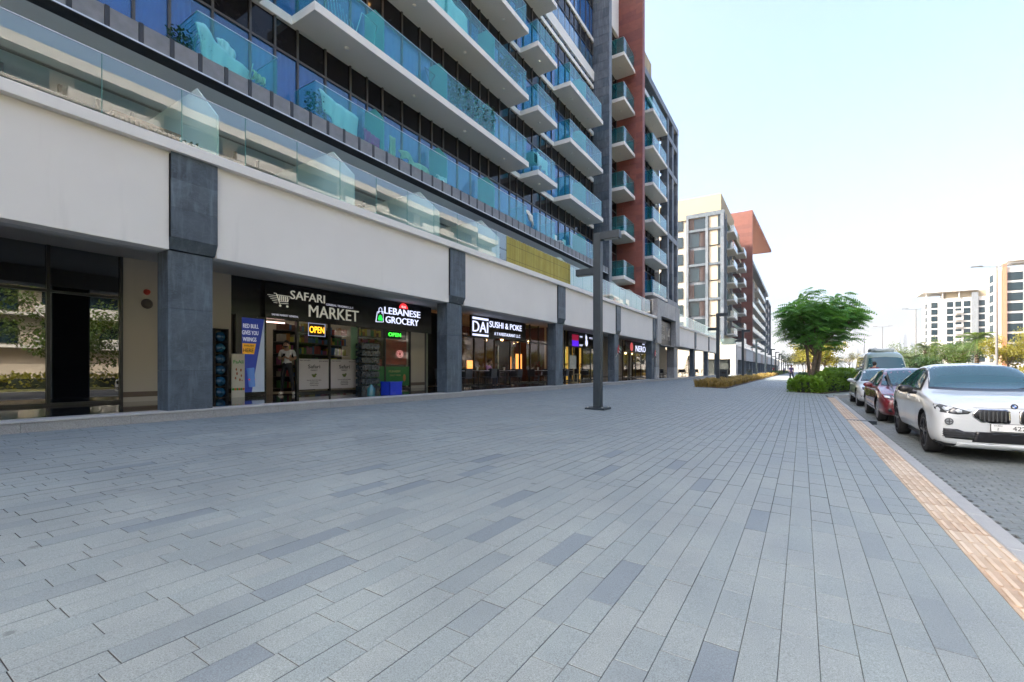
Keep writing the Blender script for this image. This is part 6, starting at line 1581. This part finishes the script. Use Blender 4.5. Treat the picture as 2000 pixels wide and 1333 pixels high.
# ================================================================== PEOPLE
def person(label, joints, edges, clothes, loc, rz=0, hair=(.02,.015,.012), skin=(.34,.19,.12), extra=None, glasses=False, shoes=(.5,.5,.5)):
    """joints: name -> (x,y,z,r); facing -Y before rotation"""
    t = thing('person', label, 'person')
    names = list(joints); me = bpy.data.meshes.new('body'); me.from_pydata([joints[n][:3] for n in names], [(names.index(a), names.index(b)) for a, b in edges], [])
    o = bpy.data.objects.new('body', me); C.objects.link(o)
    md = o.modifiers.new('skin', 'SKIN'); md.use_smooth_shade = True; md.branch_smoothing = .5
    for i, n in enumerate(names):
        r_ = joints[n][3]; sv = me.skin_vertices[0].data[i]; sv.radius = r_ if hasattr(r_, '__len__') else (r_, r_); sv.use_root = (n == 'pelvis')
    ss = o.modifiers.new('sub', 'SUBSURF'); ss.levels = 2; ss.render_levels = 2
    dg = bpy.context.evaluated_depsgraph_get(); dg.update(); m2 = bpy.data.meshes.new_from_object(o.evaluated_get(dg)); bpy.data.objects.remove(o)
    sk = plain('skin_%.2f' % skin[0], skin, .55, var=.05, bstr=0); mats = [sk]+[plain(c[0], c[1], .85, var=.15, scale=14, bstr=.3, bscale=50) for c in clothes]
    m2.materials.clear(); [m2.materials.append(m) for m in mats]
    def seg(p, a, b):
        a, b = Vector(joints[a][:3]), Vector(joints[b][:3]); d = b-a; f = max(0, min(1, (p-a).dot(d)/d.length_squared)); return (p-(a+d*f)).length, f
    for p in m2.polygons:
        c = p.center; p.use_smooth = True; best = (9, 0, 0)
        for a, b in edges:
            d, f = seg(c, a, b)
            if d < best[0]: best = (d, a+'>'+b, f)
        p.material_index = 0
        for ci, (nm, col, rules) in enumerate(clothes):
            for rule in rules:
                e, lo, hi = rule
                if best[1] == e and lo <= best[2] <= hi: p.material_index = ci+1
    put('body', m2, None, t)
    hx, hy, hz_, hr = joints['head']; hr = .105
    hm = MB(); hm.ball((hx, hy, hz_), hr, 16, 12, 0, (.80, .95, 1.12)); hm.ball((hx, hy-.095, hz_-.025), .018, 8, 6, 0, (.8,1,1.3))
    for s_ in (-1, 1): hm.ball((hx+s_*.086, hy+.005, hz_-.01), .022, 8, 6, 0, (.4,.8,1.3))
    put('head', hm, sk, t); fm = MB()
    for s_ in (-1, 1): fm.ball((hx+s_*.034, hy-.088, hz_+.005), .012, 8, 6, 0, (1.2,.5,.7)); fm.box(hx+s_*.034-.02, hx+s_*.034+.02, hy-.100, hy-.088, hz_+.026, hz_+.033)
    put('eye', fm, flat('eye_dark', (.02,.015,.012), .3), t); put('mouth', MB().box(hx-.024, hx+.024, hy-.096, hy-.085, hz_-.062, hz_-.053), flat('lip', (.30,.10,.08), .5), t)
    hb = MB(); hb.ball((hx, hy+.02, hz_+.03), hr*1.06, 14, 10, 0, (.84,.98,1.06)); put('hair', hb, plain('hair_%.3f' % hair[0], hair, .8, bstr=.5, bscale=80), t)
    # hands
    for s_ in ('l', 'r'):
        wx, wy, wz, _ = joints['wrist_'+s_]; hx2, hy2, hz2, _ = joints['hand_'+s_]; d = (Vector((hx2, hy2, hz2))-Vector((wx, wy, wz))).normalized(); sd = d.cross(Vector((0,.3,1))).normalized(); nn = d.cross(sd)
        hh = MB()
        for k in range(4):
            p0 = Vector((hx2, hy2, hz2))+sd*(k-1.5)*.019; L_ = (.062,.075,.07,.055)[k]; hh.tube([p0, p0+d*L_*.5+nn*.006, p0+d*L_*.8+nn*.03], [.0095,.009,.007], 6)
        p0 = Vector((wx, wy, wz))*.5+Vector((hx2, hy2, hz2))*.5; hh.tube([p0+sd*-.02, p0-sd*.045+d*.03, p0-sd*.05+d*.06], [.012,.011,.008], 6); put('fingers', hh, sk, t)
    for s_ in ('l', 'r'):
        ax, ay, az, _ = joints['ankle_'+s_]; tx, ty, tz, _ = joints['toe_'+s_]; sh = MB(); sh.tube([(ax, ay+.05, az-.035), (ax, ay, az-.03), ((ax+tx)/2, (ay+ty)/2, tz+.02), (tx, ty, tz+.005)], [.036,.048,.046,.034], 10)
        put('shoe', sh, plain('shoe_%.2f' % shoes[0], shoes, .6, bstr=0), t)
    if extra: extra(t)
    t.location = loc; t.rotation_euler = (0, 0, rz)
    return t
E0 = [('pelvis','waist'),('waist','chest'),('chest','neck'),('neck','head'),('pelvis','hip_l'),('hip_l','knee_l'),('knee_l','ankle_l'),('ankle_l','toe_l'),('pelvis','hip_r'),('hip_r','knee_r'),('knee_r','ankle_r'),('ankle_r','toe_r'),
      ('chest','sho_l'),('sho_l','elb_l'),('elb_l','wrist_l'),('wrist_l','hand_l'),('chest','sho_r'),('sho_r','elb_r'),('elb_r','wrist_r'),('wrist_r','hand_r')]
def stand(**k):
    J = dict(pelvis=(0,0,.95,(.155,.11)), waist=(0,.0,1.10,(.145,.105)), chest=(0,.01,1.33,(.165,.115)), neck=(0,.0,1.49,.058), head=(0,-.03,1.62,.07),
     hip_l=(.09,0,.90,.10), knee_l=(.11,-.02,.50,.062), ankle_l=(.12,.02,.09,.042), toe_l=(.13,-.12,.035,.03), hip_r=(-.09,0,.90,.10), knee_r=(-.11,-.02,.50,.062), ankle_r=(-.12,.02,.09,.042), toe_r=(-.13,-.12,.035,.03),
     sho_l=(.19,.01,1.41,.058), elb_l=(.24,.04,1.14,.043), wrist_l=(.25,-.05,.90,.030), hand_l=(.25,-.08,.83,.030), sho_r=(-.19,.01,1.41,.058), elb_r=(-.24,.04,1.14,.043), wrist_r=(-.25,-.05,.90,.030), hand_r=(-.25,-.08,.83,.030))
    J.update(k); return J
tee = [('pelvis>waist',.45,1),('waist>chest',0,1),('chest>neck',0,.55),('chest>sho_l',0,1),('chest>sho_r',0,1),('sho_l>elb_l',0,.68),('sho_r>elb_r',0,.68)]
pants = [('pelvis>waist',0,.45),('pelvis>hip_l',0,1),('pelvis>hip_r',0,1),('hip_l>knee_l',0,1),('hip_r>knee_r',0,1),('knee_l>ankle_l',0,.93),('knee_r>ankle_r',0,.93)]
# man in the doorway reading his phone
J = stand(head=(0,-.075,1.60,.07), neck=(0,-.02,1.48,.058), elb_l=(.25,.02,1.15,.045), wrist_l=(.08,-.24,1.16,.032), hand_l=(.03,-.27,1.20,.030), elb_r=(-.25,.02,1.15,.045), wrist_r=(-.08,-.24,1.15,.032), hand_r=(-.03,-.27,1.19,.030), knee_l=(.15,-.04,.5,.064), ankle_l=(.19,0,.09,.044), toe_l=(.22,-.13,.035,.03), knee_r=(-.12,-.06,.5,.064), ankle_r=(-.15,-.02,.09,.044), toe_r=(-.19,-.15,.035,.03))
def phone(t): put('phone', MB().box(-.035,.035,-.335,-.325,1.20,1.34), M['black'], t, bevel=.004)
def extra_man(t):
    b = MB(); b.tube([(-.06,-.14,1.545),(0,-.165,1.53),(.06,-.14,1.545)], [.02,.03,.02], 8); put('beard', b, plain('hair_0.020', (.02,.015,.012), .8, bstr=.5, bscale=80), t)
man = person('bearded man in a white t-shirt and black trousers looking down in the market doorway', J, E0, [('tee_white', (.58,.58,.58), tee), ('trousers_black', (.012,.012,.014), pants)], (-13.98, 8.66, FZ), R(42), extra=extra_man, shoes=(.55,.52,.46))
ph = tag(put('phone', MB().box(-.036,.036,-.006,.006,-.07,.07), M['black'], None, (-13.98+.27*math.sin(R(42))+.0, 8.66-.30*math.cos(R(42)), FZ+1.25), (R(-30),0,R(42)), bevel=.004), 'black phone held by the man in the market doorway', 'phone')
# seated woman at the restaurant
Js = stand(pelvis=(0,0,.52,(.16,.13)), waist=(0,-.01,.68,(.14,.11)), chest=(0,-.05,.92,(.155,.11)), neck=(0,-.08,1.07,.05), head=(0,-.13,1.19,.07), hip_l=(.10,-.04,.50,.10), knee_l=(.12,-.44,.50,.068), ankle_l=(.12,-.42,.10,.042), toe_l=(.12,-.56,.035,.03), hip_r=(-.10,-.04,.50,.10), knee_r=(-.12,-.44,.50,.068), ankle_r=(-.12,-.36,.10,.042), toe_r=(-.12,-.50,.035,.03),
 sho_l=(.17,-.04,1.0,.055), elb_l=(.22,-.14,.78,.042), wrist_l=(.10,-.34,.78,.03), hand_l=(.06,-.40,.79,.028), sho_r=(-.17,-.04,1.0,.055), elb_r=(-.22,-.14,.78,.042), wrist_r=(-.10,-.34,.78,.03), hand_r=(-.06,-.40,.79,.028))
person('seated person in a patterned pink and blue top at a restaurant table', Js, E0, [('top_pink_blue', (.34,.16,.28), tee+[('sho_l>elb_l',0,1),('sho_r>elb_r',0,1)]), ('skirt_dark', (.03,.03,.04), pants)], (-12.55, 17.75, FZ-.03), R(95), hair=(.05,.025,.012), shoes=(.03,.03,.03))
dup(c0, (-12.55+.02, 17.8, FZ), R(95), 'dark armchair the seated person sits on', 'restaurant chairs on the colonnade')
# walker behind the sedan, and far walkers
walk = dict(knee_l=(.09,-.22,.52,.062), ankle_l=(.09,-.16,.11,.042), toe_l=(.09,-.30,.06,.03), knee_r=(-.09,.03,.50,.062), ankle_r=(-.09,.28,.14,.042), toe_r=(-.09,.18,.035,.03), elb_l=(.25,.10,1.16,.043), wrist_l=(.24,.10,.92,.03), hand_l=(.24,.08,.86,.03), elb_r=(-.25,-.06,1.15,.043), wrist_r=(-.22,-.25,1.0,.03), hand_r=(-.22,-.31,.97,.03))
person('person in a dark red top standing between the hedge and the minibus', stand(**walk), E0, [('top_maroon', (.10,.012,.03), tee+[('sho_l>elb_l',0,1),('sho_r>elb_r',0,1)]), ('jeans_dark', (.03,.04,.07), pants)], (3.35, 32.0, -.03), R(160))
for i, (x, y, lab, cc, rz) in enumerate(((-5.9,128,'far walker in red on the plaza by the distant lamps',(.28,.03,.04),10),(-3.6,124,'far walker in dark blue right of the walker in red',(.04,.05,.14),190),(-4.4,150,'farthest walker in a dark violet top near the distant lamps',(.08,.05,.16),20),(-.9,52,'person in violet half hidden left of the shade tree trunk',(.09,.06,.16),30))):
    person(lab, stand(**walk), E0, [('top_%d' % i, cc, tee+[('sho_l>elb_l',0,1),('sho_r>elb_r',0,1)]), ('jeans_dark', (.03,.04,.07), pants)], (x, y, gz(x)), R(rz))
# ================================================================== AIR
m = bpy.data.materials.new('haze_air'); m.use_nodes = True; t = m.node_tree; t.nodes.clear()
o = t.nodes.new('ShaderNodeOutputMaterial'); v = t.nodes.new('ShaderNodeVolumePrincipled'); v.inputs['Color'].default_value = (.90, .95, 1, 1); v.inputs['Density'].default_value = .00016; v.inputs['Anisotropy'].default_value = .1
t.links.new(v.outputs[0], o.inputs['Volume'])
put('haze', MB().box(-1600, 4100, -400, 6100, -1.7, 215), m, kind='stuff')
